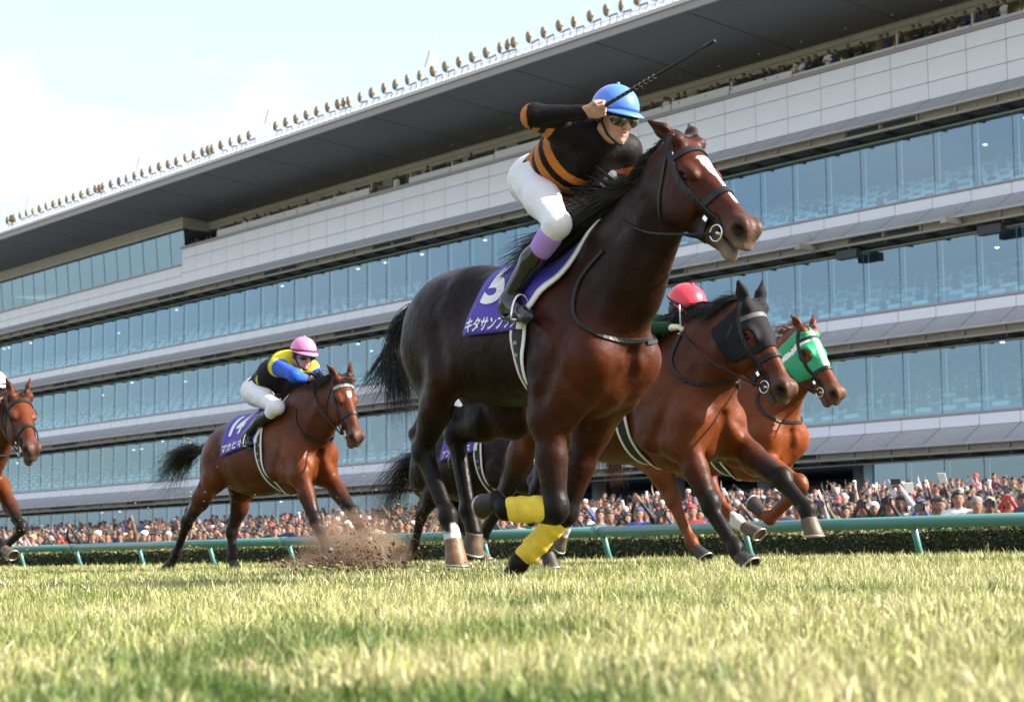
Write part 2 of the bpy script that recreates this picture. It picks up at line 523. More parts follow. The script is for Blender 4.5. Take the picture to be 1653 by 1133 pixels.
# storeys
span = boxmesh('spandrel_panel', PIT - G_, .08, .52, SPAN)
pane_h = {}
for li, e in enumerate(FL_):
    zt = e - 1.38
    if e < 21:
        rep('spandrel_panel', span, [P(t, 68, e + .27) for t in mids()])
        b = MB(); blk_(b, T0, T1, 68.03, 68.3, e, e + .55); b.build('wall', JOINT, stand)
        b = MB(); blk_(b, T0, T1, 67.92, 68.35, e + .55, e + .61); blk_(b, T0, T1, 67.98, 68.35, e + .61, e + .66); b.build('ledge', CAPM, stand)
    # awning: one sloping sheet per bay, hung out over the glass
    L_ = math.hypot(1.22, .78)
    a = math.atan2(.78, 1.22)
    aw = MB()
    dn = np.array([0, -math.cos(a), -math.sin(a)]); nn = np.array([0, -math.sin(a), math.cos(a)])
    aw.box(dn * L_ / 2, (PIT / 2 - .03, L_ / 2, .02), (np.array([1.0, 0, 0]), dn, nn))
    aw.box(dn * L_ / 2 + nn * .021, (.012, L_ / 2, .012), (np.array([1.0, 0, 0]), dn, nn))
    aw.box(dn * L_ + np.array([0, -.01, -.035]), (PIT / 2 - .004, .03, .05))
    rep('awning_panel', aw.mesh('awning_panel', AWN), [P(t, 67.955, e - .02) for t in mids()])
    b = MB()
    for q in (-1, 1): b.box((q * PIT / 4, 0, 0), (PIT / 4 - .014, .15, .255))
    b.box((PIT / 2 - .06, -.20, -.06), (.05, .05, .14)); b.box((0, .02, 0), (PIT / 2 - .03, .10, .22))
    rep('beam', b.mesh('beam', BEAM), [P(t, 67.35, e - .875) for t in mids()])
    b = MB(); blk_(b, T0, T1, 67.06, 67.22, e - 1.22, e - 1.135); b.build('gutter', BEAM, stand)
    v_ = random.Random(li + 3)
    k = 4
    while k < len(TK) - 4:
        k += v_.randint(3, 7)
        if k + 2 < len(TK):
            for q in (0, 1): b = MB(); blk_(b, TK[k + q] + .08, TK[k + q + 1] - .08, 67.17, 67.21, e - 1.07, e - .85); b.build('vent_slot', DARKM, stand)
        k += 2
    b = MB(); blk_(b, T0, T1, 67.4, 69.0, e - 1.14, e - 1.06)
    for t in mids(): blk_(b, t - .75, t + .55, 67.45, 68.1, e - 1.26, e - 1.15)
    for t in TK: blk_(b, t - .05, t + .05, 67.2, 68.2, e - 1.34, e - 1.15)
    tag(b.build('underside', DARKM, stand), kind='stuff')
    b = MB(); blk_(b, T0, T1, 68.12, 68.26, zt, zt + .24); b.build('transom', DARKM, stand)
    b = MB(); blk_(b, T0, T1, 68.06, 68.14, zt - .03, zt + .02); b.build('glazing_bead', mat('pale_bead', (.42, .44, .30), .4) if li == 0 else bpy.data.materials['pale_bead'], stand)
    zb = (FL_[li + 1] + .66) if li < 3 else 1.0
    tl_ = mids() if li < 3 else mids(hi=57.2) + mids(lo=84.0)
    rep('glass_pane', boxmesh('glass_pane', PIT - .010, .010, zt - zb, GLASS, 0), [P(t, 68.2, (zb + zt) / 2) for t in tl_])
    tks = [t for t in TK if not (li == 3 and 57.5 < t < 84)]
    rep('mullion', boxmesh('mullion', .018, .02, zt - zb, MULL, 0), [P(t, 68.18, (zb + zt) / 2) for t in tks])
    rep('glass_fin', boxmesh('glass_fin', .035, .04, zt - zb - .1, FIN, 0), [P(t - .28, 68.25, (zb + zt) / 2 - .05) for t in tks])
    # inside: floor, stepped terrace, back wall, ceiling
    b = MB(); blk_(b, T0, T1, 68.4, 84, zb - .35, zb - .1)
    for i in range(7): blk_(b, T0, T1, 69.4 + .95 * i, 84, zb - .1 + .40 * i, zb - .1 + .40 * (i + 1) - .004 * (i == 6))
    b.build('floor', FLOORIN, stand)
    b = MB(); blk_(b, T0, T1, 83, 83.4, zb - .2, zt + .9); b.build('back_wall', DARKIN, stand)
    b = MB(); blk_(b, T0, T1, 69.0, 84, zt + .30, zt + .50); b.build('ceiling', DARKIN, stand)
    b = MB()
    rr = random.Random(li)
    for t in TK:
        for dd in (70.5, 73.5):
            u_ = t + rr.uniform(0, 1.8)
            if rr.random() < .13: blk_(b, u_, u_ + .16, dd, dd + .14, zt + .24, zt + .29)
    tag(b.build('ceiling_light', SPOT, stand), kind='stuff')
    if li < 3:
        V, Fq = [], []
        b = MB()
        for i in range(7):
            t = T0 + .3
            while t < T1 - 1:
                w = .92
                if rr.random() < .93: blk_(b, t, t + w, 69.62 + .95 * i, 69.72 + .95 * i, zb - .1 + .40 * i + .02, zb - .1 + .40 * i + .62)
                t += 1.443
        tag(b.build('terrace_seats', SEAT, stand), kind='stuff')
# ground storey void with columns between the two glazed parts
for t in (56.6, 84): b = MB(); blk_(b, t, t + .5, 68.1, 74, .9, 5.1); b.build('end_wall', DARKIN, stand)
CONC = mat('concrete', (.30, .295, .28), .8)
for t in np.arange(60.5, 84, 6.5): MB().tube([P(t, 72, .9), P(t, 72, 5.3)], .42, 14).build('column', CONC, stand, True)
b = MB(); blk_(b, 66, 82, 75.5, 76.5, 3.2, 4.6); b.build('bulkhead', mat('grey_bulkhead', (.16, .165, .17), .7), stand)
for t in (58.4, 63.0, 69.7): b = MB(); blk_(b, t, t + .18, 70.5, 70.7, 2.6, 3.3); b.build('lamp', SPOT, stand)
# upper left: glazed top storey; wall boards; recessed press boxes to the right
top_l = mids(lo=TSTEP)
rep('glass_pane', boxmesh('glass_pane', PIT - .010, .010, 25.72 - 23.12, GLASS, 0), [P(t, 68.2, (23.12 + 25.72) / 2) for t in top_l])
for o in stand.children:
    if o.name.startswith('glass_pane') and abs(o.location.z - 24.42) < .01 and -o.location.x + TREF > TSTEP - .1: o.rotation_euler = (math.radians(5), 0, 0)      # lean added so the panes mirror sky instead of the dark soffit
rep('mullion', boxmesh('mullion', .018, .02, 2.6, MULL, 0), [P(t, 68.18, 24.42) for t in TK if t >= TSTEP - .1])
for o in stand.children:
    if o.name.startswith('mullion') and abs(o.location.z - 24.42) < .01: o.rotation_euler = (math.radians(5), 0, 0)
b = MB()
for i in range(6):
    blk_(b, TSTEP, T1, 69.4 + .95 * i, 84, 23.0 + .35 * i, 23.0 + .35 * (i + 1))
b.build('floor', FLOORIN, stand)
b = MB(); blk_(b, TSTEP, T1, 80, 80.4, 22.9, 26.6); b.build('back_wall', DARKIN, stand)
b = MB()
for i in range(6):
    t = TSTEP + .3
    while t < T1 - 1:
        blk_(b, t, t + .92, 69.62 + .95 * i, 69.72 + .95 * i, 23.02 + .35 * i, 23.62 + .35 * i); t += 1.443
tag(b.build('terrace_seats', SEAT, stand), kind='stuff')
b = MB(); blk_(b, TSTEP - .15, T1, 67.95, 68.3, 25.72, 25.82); b.build('transom', DARKM, stand)
rows = [(25.83, 26.14), (26.15, 26.47), (26.48, 26.80)]
b = MB()
for t, t2 in zip(TK[:-1], TK[1:]):
    if t < TSTEP - .1: continue
    for z0, z1 in rows: b = MB(); blk_(b, t + .012, t2 - .012, 67.98, 68.3, z0 + .008, z1 - .008); b.build('wall_board', STRIPW, stand)
for z0, z1 in rows: b = MB(); blk_(b, TSTEP - .02, TSTEP + .3, 68.31, 70.3, z0 + .008, z1 - .008); b.build('wall_board', STRIPW, stand)
TB = TSTEP - 2.8 * PIT                                        # the open corner balcony ends here
b = MB()
for t, t2 in zip(TK[:-1], TK[1:]):
    if t2 > TSTEP + .1: continue
    for z0, z1 in ((25.92, 26.20), (26.21, 26.49), (26.50, 26.80)): b = MB(); blk_(b, t + .012, t2 - .012, 70.2, 70.5, z0 + .008, z1 - .008); b.build('wall_board', STRIPW, stand)
b = MB(); blk_(b, T0, TSTEP, 68.3, 84, 23.9, 24.2); blk_(b, T0, TSTEP, 70.6, 84, 25.93, 26.05); b.build('floor', FLOORIN, stand)
b = MB(); blk_(b, T0, TB, 74, 74.3, 24.2, 26.0); blk_(b, TB, TSTEP + .2, 79.5, 79.8, 22, 26.6); b.build('back_wall', DARKIN, stand)
# press boxes: windows, party walls, parapets
b4 = MB(); BAYM = mat('grey_wall_bay', (.40, .37, .36), .7)
rr = random.Random(5)
k = 0
while TK[k] < TB - 1:
    n_ = rr.choice([2, 2, 3])
    t0, t1 = TK[k], TK[min(k + n_, len(TK) - 1)]
    if t0 > 56 and rr.random() < .75:
        b1 = MB(); blk_(b1, t0, t0 + 1.1, 70.2, 70.4, 24.2, 25.91); b1.build('wall_bay', BAYM, stand)                # solid wall bay
        t0 += 1.1
    wn = max(1, int((t1 - t0) / 1.1))
    for q in range(wn + 1): b2 = MB(); blk_(b2, t0 + (t1 - t0) * q / wn - .03, t0 + (t1 - t0) * q / wn + .03, 70.22, 70.32, 24.2, 25.91); b2.build('window_frame', MULL, stand)
    for q in range(wn):
        if rr.random() < .6: blk_(b4, t0 + (t1 - t0) * (q + .2) / wn, t0 + (t1 - t0) * (q + .75) / wn, 71.6, 72.2, 25.75, 25.82)
    hgt = rr.choice([24.95, 25.05]) if rr.random() < .72 or t0 < 56 else 24.62
    if t0 < 60: hgt = 24.72
    b3 = MB(); b5 = MB(); blk_(b3, TK[k] + .04, t1 - .04, 68.36, 68.46, 24.44, hgt)
    blk_(b5, t1 - .06, t1 + .06, 68.5, 70.2, 24.2, 25.3); b3.build('parapet', WHITE_M, stand); b5.build('party_wall', STRIPW, stand)
    k += n_
tag(b4.build('ceiling_light', AMBER, stand), kind='stuff')
b = MB()
for t in mids(lo=TB - .1, hi=TSTEP): b = MB(); blk_(b, t - PIT / 2 + .02, t + PIT / 2 - .02, 68.30, 68.33, 23.15, 24.05); b.build('balcony_glass', GLASS, stand)
b = MB(); blk_(b, T0 - .4, T0 - .1, 68.05, 84, -.4, 27.0); blk_(b, T1 + .1, T1 + .4, 68.05, 84, -.4, 27.0); blk_(b, T0 - .4, T1 + .4, 84.05, 90, -.4, 28.2); b.build('rear_block', STRIPW, stand)
# roof
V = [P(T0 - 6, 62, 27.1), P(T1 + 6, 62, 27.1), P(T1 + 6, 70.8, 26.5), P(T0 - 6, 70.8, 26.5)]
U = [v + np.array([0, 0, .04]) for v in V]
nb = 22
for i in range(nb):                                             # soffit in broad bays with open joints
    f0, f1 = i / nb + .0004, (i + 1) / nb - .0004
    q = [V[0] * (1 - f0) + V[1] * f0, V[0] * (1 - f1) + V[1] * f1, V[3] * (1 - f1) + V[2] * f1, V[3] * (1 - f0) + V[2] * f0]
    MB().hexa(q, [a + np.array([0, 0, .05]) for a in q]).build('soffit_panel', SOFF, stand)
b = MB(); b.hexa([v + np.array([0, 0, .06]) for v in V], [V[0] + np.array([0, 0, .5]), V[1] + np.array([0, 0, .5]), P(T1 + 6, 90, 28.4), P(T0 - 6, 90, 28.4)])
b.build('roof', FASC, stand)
b = MB(); blk_(b, T0 - 6, T1 + 6, 61.86, 62.0, 26.98, 27.36); b.build('fascia', FASC, stand)
b = MB(); blk_(b, T0 - 6, T1 + 6, 61.76, 62.0, 27.37, 27.56); b.build('fascia', FASC2, stand)
b = MB()
for t in np.arange(T0, TSTEP, 2.9):
    blk_(b, t - .035, t + .035, 69.2, 69.27, 26.56, 26.62)
b = tag(b.build('downlight', mat('dim_downlight', (.55, .54, .5), .4), stand), kind='stuff')
# catwalk lattice on the roof edge
b = MB()
for z in (27.60, 27.95): b.tube([P(T0 - 4, 62.15, z), P(T1 + 4, 62.15, z)], .025, 6)
for t in np.arange(T0 - 4, T1 + 4, .62):
    b.tube([P(t, 62.0, 27.5), P(t - .18, 62.35, 28.05)], .035, 5)
    b.tube([P(t, 62.25, 27.5), P(t + .30, 62.25, 28.02)], .022, 4)
tag(b.build('catwalk_lattice', WHITE_M, stand), kind='stuff')
# floodlights
h_ = Sdf(); h_.ell((0, 0, 0), (.21, .15, .34)); h_.cone((.10, 0, 0), (.30, 0, -.06), .05, .03, 1, .03)
hv, hf = h_.skin(.045)
fm = mesh_np('floodlight', hv, hf, LAMPM, True)
br = MB(); br.box((.42, .1, -.34), (.34, .05, .035)); br.box((.0, .05, -.30), (.03, .03, .08)); br.tube([(.72, .1, -.36), (.60, .1, -.72)], .025, 5); br.tube([(.15, .1, -.36), (.05, .1, -.72)], .025, 5)
bm2 = br.mesh('bracket', LAMPG)
t = 56.0; i = 0
rr = random.Random(9)
while t < 168:
    i += 1
    if i in (38, 71): t += 2.0; continue
    for q in ((0, .52) if i % 13 == 4 else (0,)):
        o = link(bpy.data.objects.new('floodlight', fm), stand); o.location = P(t + q, 61.95, 28.42 + rr.uniform(-.02, .05)); o.rotation_euler = (rr.uniform(-.1, .1), rr.uniform(-.12, .12), rr.uniform(-.5, .5))
    o2 = link(bpy.data.objects.new('bracket', bm2), o); o2.rotation_euler = (0, 0, -o.rotation_euler[2])
    t += 1.2 * (1 + .06 * rr.uniform(-1, 1))
# white aerials and boxes on the roof
for x_, y_ in ((50, 330), (229, 268), (437, 190), (697, 104)):
    t_, _z = tz(x_, y_, 63.0)
    b = MB()
    c = P(t_, 63.0, 29.6)
    ax3 = np.array([[math.cos(.5), 0, -math.sin(.5)], [0, 1, 0], [math.sin(.5), 0, math.cos(.5)]])
    b.box(c, (.12, .3, .50), ax3)
    b.tube([P(t_, 63.1, 27.5), c], .05, 6); b.tube([c + ax3[2] * .6, c + np.array([.5, 0, 1.6])], .02, 4)
    b.build('roof_aerial', WHITE_M, stand)
# bracketed projector boxes and dark speaker boxes under the awnings
for x_, y_, zz in ((1545, 360, 15.45), (1310, 408, 15.45)):
    t_, _z = tz(x_, y_, 66.9)
    b = MB(); c = P(t_, 66.5, zz)
    b.box(c, (.13, .55, .12)); b.box(c + np.array([0, -.56, 0]), (.16, .03, .15)); b.tube([c + np.array([0, .3, 0]), c + np.array([0, .3, .7])], .05, 6)
    b.build('projector_box', BEAM, stand)
for x_, y_ in ((1375, 420), (1605, 372)):
    t_, _z = tz(x_, y_, 67.6)
    b = MB(); b.box(P(t_, 67.4, 14.95), (.62, .2, .2)); b.build('speaker_box', DARKM, stand)

# ------------------------------------------------------------------ running rail
RAILM = mat('teal_rail_paint', (0.060, 0.20, 0.185), 0.38, noise=(1.5, .9, 1.07), coat=.15)
rail = empty('running_rail', tuple(wp(20, 13.1, ground_z(13.1))), 'teal running rail on slanted posts along the turf', 'rail')
rail.rotation_euler = (0, 0, math.atan2(RUN[1], RUN[0]))
gz = ground_z(13.1)
RP = lambda t, D, z: np.array([20 - t, D - 13.1, z - gz])
tt = 2.4
while tt < 130:
    MB().tube([RP(tt, 13.1, .60), RP(min(tt + 6.085, 130), 13.1, .60)], .056, 14).build('rail', RAILM, rail, True)
    MB().tube([RP(tt - .06, 13.1, .60), RP(tt + .06, 13.1, .60)], .060, 14).build('joint_sleeve', RAILM, rail, True)
    tt += 6.095
pm = MB(); pm.tube([(0, 0, .60 - gz), (0, .07, .38 - gz), (0, .26, .0 - gz), (0, .33, -.35 - gz), (0, .33, -.9 - gz)], .030, 10)
pmesh = pm.mesh('post', RAILM, True)
for k in range(-4, 58):
    tp = 10.45 + 2.028 * k
    if tp > 2: link(bpy.data.objects.new('post', pmesh), rail).location = (20 - tp, 0, 0)

# ------------------------------------------------------------------ hedge
LEAFM = mat('hedge_leaves', (0.045, 0.062, 0.016), 0.55, attr='Col', spec=0.3)
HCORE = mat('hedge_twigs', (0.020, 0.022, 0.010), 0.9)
def hedge():
    g = np.random.default_rng(3)
    n = 150000
    u = g.random(n)
    t = 6 + (150 - 6) * u ** 2.2
    face = g.random(n)
    fr_ = face < .62
    D = np.where(fr_, 14.95 + g.normal(0, .03, n), 14.95 + .75 * g.random(n))
    z = np.where(fr_, -.1 + .68 * g.random(n), .585 + g.normal(0, .022, n))
    s = .009 + .012 * g.random(n) + .0004 * t
    C = -RUN[None] * t[:, None] + LEFT[None] * D[:, None]; C[:, 2] = z + .02 * np.sin(t * 1.3) + .012 * np.sin(t * 4.1)
    a = g.normal(0, 1, (n, 3)); a /= np.linalg.norm(a, axis=1, keepdims=True)
    b_ = np.cross(a, g.normal(0, 1, (n, 3))); b_ /= np.linalg.norm(b_, axis=1, keepdims=True)
    V = np.stack([C + a * s[:, None], C + b_ * s[:, None] * .55, C - a * s[:, None], C - b_ * s[:, None] * .55], 1).reshape(-1, 3)
    Fq = np.arange(n * 4).reshape(-1, 4)
    k = g.uniform(.55, 1.5, n)
    dry = g.random(n) < np.where(fr_, .06, .55)
    c = np.where(dry[:, None], np.array([.20, .155, .055]), np.array([.040, .062, .016])) * k[:, None]
    o = part('hedge', V, Fq, LEAFM, None, False, col=np.repeat(c, 4, 0))
    tag(o, 'low clipped dark green hedge running behind the rail', 'hedge')
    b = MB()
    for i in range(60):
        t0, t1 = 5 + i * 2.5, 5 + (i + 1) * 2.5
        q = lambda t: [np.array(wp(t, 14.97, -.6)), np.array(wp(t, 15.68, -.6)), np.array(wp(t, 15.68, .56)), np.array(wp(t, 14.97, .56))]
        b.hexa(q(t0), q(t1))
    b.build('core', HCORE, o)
hedge()

# ------------------------------------------------------------------ grass of the race track
def grass_mat():
    m = bpy.data.materials.new('grass_blades'); m.use_nodes = True
    n, l = m.node_tree.nodes, m.node_tree.links
    b = n['Principled BSDF']; b.inputs['Roughness'].default_value = .42; b.inputs['Specular IOR Level'].default_value = .45
    a = n.new('ShaderNodeAttribute'); a.attribute_name = 'Col'
    tr = n.new('ShaderNodeBsdfTranslucent'); mx_ = n.new('ShaderNodeMixShader'); mx_.inputs[0].default_value = .28
    l.new(a.outputs['Color'], b.inputs['Base Color']); l.new(a.outputs['Color'], tr.inputs[0])
    l.new(b.outputs[0], mx_.inputs[1]); l.new(tr.outputs[0], mx_.inputs[2])
    l.new(mx_.outputs[0], n['Material Output'].inputs[0])
    return m
GRASSM = grass_mat()
def vnoise(x, y, seed):
    g = np.random.default_rng(seed)
    T = g.random((64, 64))
    xi, yi = np.floor(x).astype(int), np.floor(y).astype(int)
    fx, fy = x - xi, y - yi
    fx = fx * fx * (3 - 2 * fx); fy = fy * fy * (3 - 2 * fy)
    q = lambda i, j: T[(xi + i) % 64, (yi + j) % 64]
    return (q(0, 0) * (1 - fx) + q(1, 0) * fx) * (1 - fy) + (q(0, 1) * (1 - fx) + q(1, 1) * fx) * fy
def gzv(D):
    s = np.clip((D - 11.6) / 2.2, 0, 1)
    return np.where(D < 11.6, .024 * D, .2784 - .70 * (3 * s * s - 2 * s ** 3))
def grass():
    g = np.random.default_rng(12)
    X, Y = [], []
    for y0, y1, dens in ((1.15, 2.2, 10000), (2.2, 3.5, 9500), (3.5, 6, 7000), (6, 10, 3600), (10, 16, 1700), (16, 30, 600), (30, 60, 120)):
        w0, w1 = .30 * y0 + .45, .30 * y1 + .45
        area = (w0 + w1) * (y1 - y0)
        n = int(area * dens)
        y = g.uniform(y0, y1, n); x = g.uniform(-1, 1, n) * (.30 * y + .45)
        X.append(x); Y.append(y)
    x, y = np.concatenate(X), np.concatenate(Y)
    D = x * LEFT[0] + y * LEFT[1]
    k = D < 12.6
    x, y, D = x[k], y[k], D[k]
    n = len(x)
    patch = vnoise(x * 1.1 + 7, y * 1.1, 1) * .6 + vnoise(x * 3.3, y * 3.3, 2) * .4
    tall = vnoise(x * 2.2, y * 2.2, 4) + .6 * vnoise(x * 9, y * 9, 6) - .25
    clump = vnoise(x * 6, y * 6, 9)
    h = (.022 + .034 * g.random(n) ** 2.2) * (.55 + .50 * tall + .75 * clump)
    h *= np.where(y < 2.4, .72, 1) * np.where((g.random(n) < .03) & (y > 6), 1.7, 1)
    an = g.uniform(0, 2 * math.pi, n)
    lean = np.abs(g.normal(.55, .45, n))
    wd = (.0011 + .0012 * g.random(n)) * np.clip(y / 7, .95, 3.4)
    dv = np.stack([np.cos(an), np.sin(an), np.zeros(n)], 1)
    sv = np.stack([-np.sin(an), np.cos(an), np.zeros(n)], 1)
    tw = g.uniform(-1.2, 1.2, n)
    sv = sv * np.cos(tw)[:, None] + dv * np.sin(tw)[:, None]
    R = np.stack([x, y, gzv(D) - .004], 1)
    up = np.array([0, 0, 1.0])
    p1 = R + up * (h * .5)[:, None] + dv * (h * lean * .22)[:, None]
    p2 = R + up * (h * np.clip(1 - lean * .28, .3, 1))[:, None] + dv * (h * lean * .8)[:, None]
    V = np.stack([R - sv * wd[:, None], R + sv * wd[:, None], p1 + sv * wd[:, None] * .85, p1 - sv * wd[:, None] * .85, p2], 1).reshape(-1, 3)
    i = np.arange(n)[:, None] * 5
    F3 = np.concatenate([i + np.array([[0, 1, 2]]), i + np.array([[0, 2, 3]]), i + np.array([[3, 2, 4]])])
    dry = np.clip((patch - .47) * 1.6 + (.55 - clump) * .8 + g.normal(0, .60, n) + .28, 0, 1)
    c = np.array([.215, .260, .062]) * (1 - dry[:, None]) + np.array([.58, .52, .29]) * dry[:, None]
    c *= np.exp(g.normal(0, .38, (n, 1)))
    lush = np.clip((.34 - patch) * 4 + (clump - .66) * 2.2, 0, 1)[:, None]
    c = c * (1 - .5 * lush) + np.array([.075, .14, .022]) * .5 * lush
    tuft = np.clip((vnoise(x * 1.9 + 3, y * 1.3 + 5, 15) * .65 + vnoise(x * 7, y * 7, 16) * .35 - .64) * 9, 0, 1)[:, None]
    c = c * (1 - tuft) + np.array([.070, .135, .022]) * g.uniform(.6, 1.5, (n, 1)) * tuft
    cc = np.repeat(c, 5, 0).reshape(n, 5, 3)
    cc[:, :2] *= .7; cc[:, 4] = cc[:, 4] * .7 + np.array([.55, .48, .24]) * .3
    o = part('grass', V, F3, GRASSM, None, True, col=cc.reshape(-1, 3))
    tag(o, kind='stuff')
grass()

# ------------------------------------------------------------------ horses
def hoof_mesh(c, t, r):
    """tapered horn capsule from coronet c down to toe t, flat sole"""
    a = unit(np.asarray(t) - np.asarray(c))
    side = np.array([0, 1.0, 0])
    f = unit(np.cross(side, a)); side = unit(np.cross(a, f))
    if f[0] < 0: f = -f
    L_ = np.linalg.norm(np.asarray(t) - np.asarray(c))
    V, Fq, n = [], [], 22
    prof = [(-.10, 0.80, 0), (0.0, 0.97, 0), (0.06, 0.96, 0.01), (0.5, 1.08, 0.10), (0.93, 1.22, 0.22), (1.0, 1.17, 0.22), (1.0, 1.10, 0.22), (0.93, 0.9, 0.2)]
    for s, k, sh in prof:
        for j in range(n):
            an = 2 * math.pi * j / n
            cx = math.cos(an)
            V.append(np.asarray(c) + a * L_ * s * (1 + .10 * cx) + f * (r * k * (1.1 * cx if cx > 0 else 0.85 * cx) + sh * r) + side * r * k * math.sin(an))
    for i in range(len(prof) - 1):
        for j in range(n):
            j2 = (j + 1) % n
            Fq.append((i * n + j, i * n + j2, (i + 1) * n + j2, (i + 1) * n + j))
    Fq.append(tuple(range(n - 1, -1, -1)))
    Fq.append(tuple((len(prof) - 1) * n + j for j in range(n)))
    return V, Fq

def strands(roots, tips, r0, sag=0.0, seg=6, jit=0.03, seed=1, mid=None, curl=0.0):
    """many tapering hairs; roots and tips are (n,3)"""
    g = np.random.default_rng(seed)
    roots, tips = np.asarray(roots), np.asarray(tips)
    N = len(roots)
    t = np.linspace(0, 1, seg)[None, :, None]
    b1 = (roots * 0.62 + tips * 0.38 if mid is None else np.asarray(mid)) + g.normal(0, jit, (N, 3))
    P = (1 - t) ** 2 * roots[:, None] + 2 * t * (1 - t) * b1[:, None] + t ** 2 * tips[:, None]
    P[:, :, 2] -= (sag * t[..., 0] ** 2) * np.linalg.norm(tips - roots, axis=1)[:, None]
    if curl:
        ph = g.uniform(0, 6.28, (N, 1, 1)); fr = g.uniform(4, 8, (N, 1, 1))
        dirv = g.normal(0, 1, (N, 1, 3))
        P += dirv * curl * np.sin(fr * t + ph) * t
    T = np.gradient(P, axis=1); T /= np.linalg.norm(T, axis=2, keepdims=True) + 1e-9
    U = np.cross(T, g.normal(0, 1, (N, 1, 3))); U /= np.linalg.norm(U, axis=2, keepdims=True) + 1e-9
    Wv = np.cross(T, U)
    rad = np.asarray(r0).reshape(-1, 1, 1) * (1.02 - t ** 1.5)
    ring = [P + rad * (math.cos(a) * U + math.sin(a) * Wv) for a in (0, 2.094, 4.189)]
    V = np.stack(ring, 2).reshape(-1, 3)
    i = np.arange(N)[:, None, None] * seg * 3
    s_ = np.arange(seg - 1)[None, :, None] * 3
    k = np.arange(3)[None, None, :]; k2 = (k + 1) % 3
    Fq = np.stack([i + s_ + k, i + s_ + k2, i + s_ + 3 + k2, i + s_ + 3 + k], -1).reshape(-1, 4)
    return V, Fq

def strap(bv, pts, width, thick, out=0.004, close=False, lift=None, sub=4):
    """flat band along points of a surface; every point is pulled out along the surface normal"""
    P = [np.asarray(p, float) for p in pts]
    n = len(P)
    Q = []
    for i in range(n if close else n - 1):                       # Catmull-Rom through the points
        p0, p1, p2, p3 = (P[(i - 1) % n] if close or i > 0 else P[0]), P[i], P[(i + 1) % n], (P[(i + 2) % n] if close or i + 2 < n else P[-1])
        for k in range(sub):
            t = k / sub
            Q.append(0.5 * (2 * p1 + (p2 - p0) * t + (2 * p0 - 5 * p1 + 4 * p2 - p3) * t * t + (3 * p1 - p0 - 3 * p2 + p3) * t ** 3))
    if not close: Q.append(P[-1])
    S, Nn = [], []
    for q in Q:
        co, no, _, _ = bv.find_nearest(Vector(q))
        d = np.array(co); nn = np.array(no)
        dist = (q - d) @ nn
        S.append(d + nn * max(out, min(dist, lift or out)) if (lift is None or dist < lift) else q)
        Nn.append(nn)
    m = len(S)
    V, Fq = [], []
    for i in range(m):
        a = S[(i + 1) % m] if (close or i < m - 1) else S[i]
        b = S[(i - 1) % m] if (close or i > 0) else S[i]
        t = unit(a - b); nn = unit(Nn[i] - t * (Nn[i] @ t)); s_ = np.cross(t, nn)
        for u, v in ((-1, 0), (-0.85, 1), (0.85, 1), (1, 0)):
            V.append(S[i] + s_ * u * width / 2 + nn * (v * thick - 0.002))
    for i in range(m if close else m - 1):
        j = (i + 1) % m
        for k in range(4):
            k2 = (k + 1) % 4
            Fq.append((i * 4 + k, i * 4 + k2, j * 4 + k2, j * 4 + k))
    return V, Fq

def coat_material(name, rough=0.36):
    m = mat(name, (0.1, 0.04, 0.02), rough, attr='Col', noise=(9.0, 0.78, 1.2), spec=0.15)
    n, l = m.node_tree.nodes, m.node_tree.links
    b = n['Principled BSDF']
    t = n.new('ShaderNodeTexCoord')
    mp_ = n.new('ShaderNodeMapping'); mp_.inputs['Scale'].default_value = (60, 160, 90)
    z = n.new('ShaderNodeTexNoise'); z.inputs['Scale'].default_value = 3.0; z.inputs['Detail'].default_value = 4
    z2 = n.new('ShaderNodeTexNoise'); z2.inputs['Scale'].default_value = 16.0; z2.inputs['Detail'].default_value = 3
    ad = n.new('ShaderNodeMath'); ad.operation = 'MULTIPLY_ADD'; ad.inputs[1].default_value = 0.14
    bp = n.new('ShaderNodeBump'); bp.inputs['Strength'].default_value = 0.55; bp.inputs['Distance'].default_value = 0.012
    l.new(t.outputs['Object'], mp_.inputs[0]); l.new(mp_.outputs[0], z.inputs[0]); l.new(t.outputs['Object'], z2.inputs[0])
    l.new(z.outputs[0], ad.inputs[0]); l.new(z2.outputs[0], ad.inputs[2]); l.new(ad.outputs[0], bp.inputs['Height'])
    l.new(bp.outputs[0], b.inputs['Normal'])
    z3 = n.new('ShaderNodeTexNoise'); z3.inputs['Scale'].default_value = 5.0; z3.inputs['Detail'].default_value = 5
    mr2 = n.new('ShaderNodeMapRange'); mr2.inputs[1].default_value = .3; mr2.inputs[2].default_value = .7; mr2.inputs[3].default_value = rough - .06; mr2.inputs[4].default_value = rough + .20
    l.new(t.outputs['Object'], z3.inputs[0]); l.new(z3.outputs[0], mr2.inputs[0]); l.new(mr2.outputs[0], b.inputs['Roughness'])
    return m

HAIR = mat('horse_hair', (0.010, 0.008, 0.007), 0.42, spec=0.4)
HAIR_RED = mat('red_hair', (0.10, 0.03, 0.012), 0.45, spec=0.4)
HORN = mat('hoof_horn', (0.11, 0.080, 0.056), 0.55, noise=(30, 0.6, 1.25), bump=(60, 0.3, 0.004))
HORN_DARK = mat('dark_hoof_horn', (0.026, 0.021, 0.018), 0.6, noise=(30, 0.6, 1.25), bump=(60, 0.3, 0.004))
HORN_TAN = mat('tan_hoof_horn', (0.20, 0.105, 0.05), 0.5, noise=(30, 0.6, 1.25), bump=(60, 0.3, 0.004))
SHOE = mat('horseshoe_metal', (.42, .40, .37), .4, metal=.8)
EYE = mat('horse_eye', (0.008, 0.004, 0.003), 0.08, spec=0.35)
LEATHER = mat('black_leather', (0.013, 0.012, 0.013), 0.45, spec=0.3, bump=(120, 0.3, 0.003))
STEEL = mat('steel', (0.75, 0.73, 0.70), 0.22, metal=1.0)
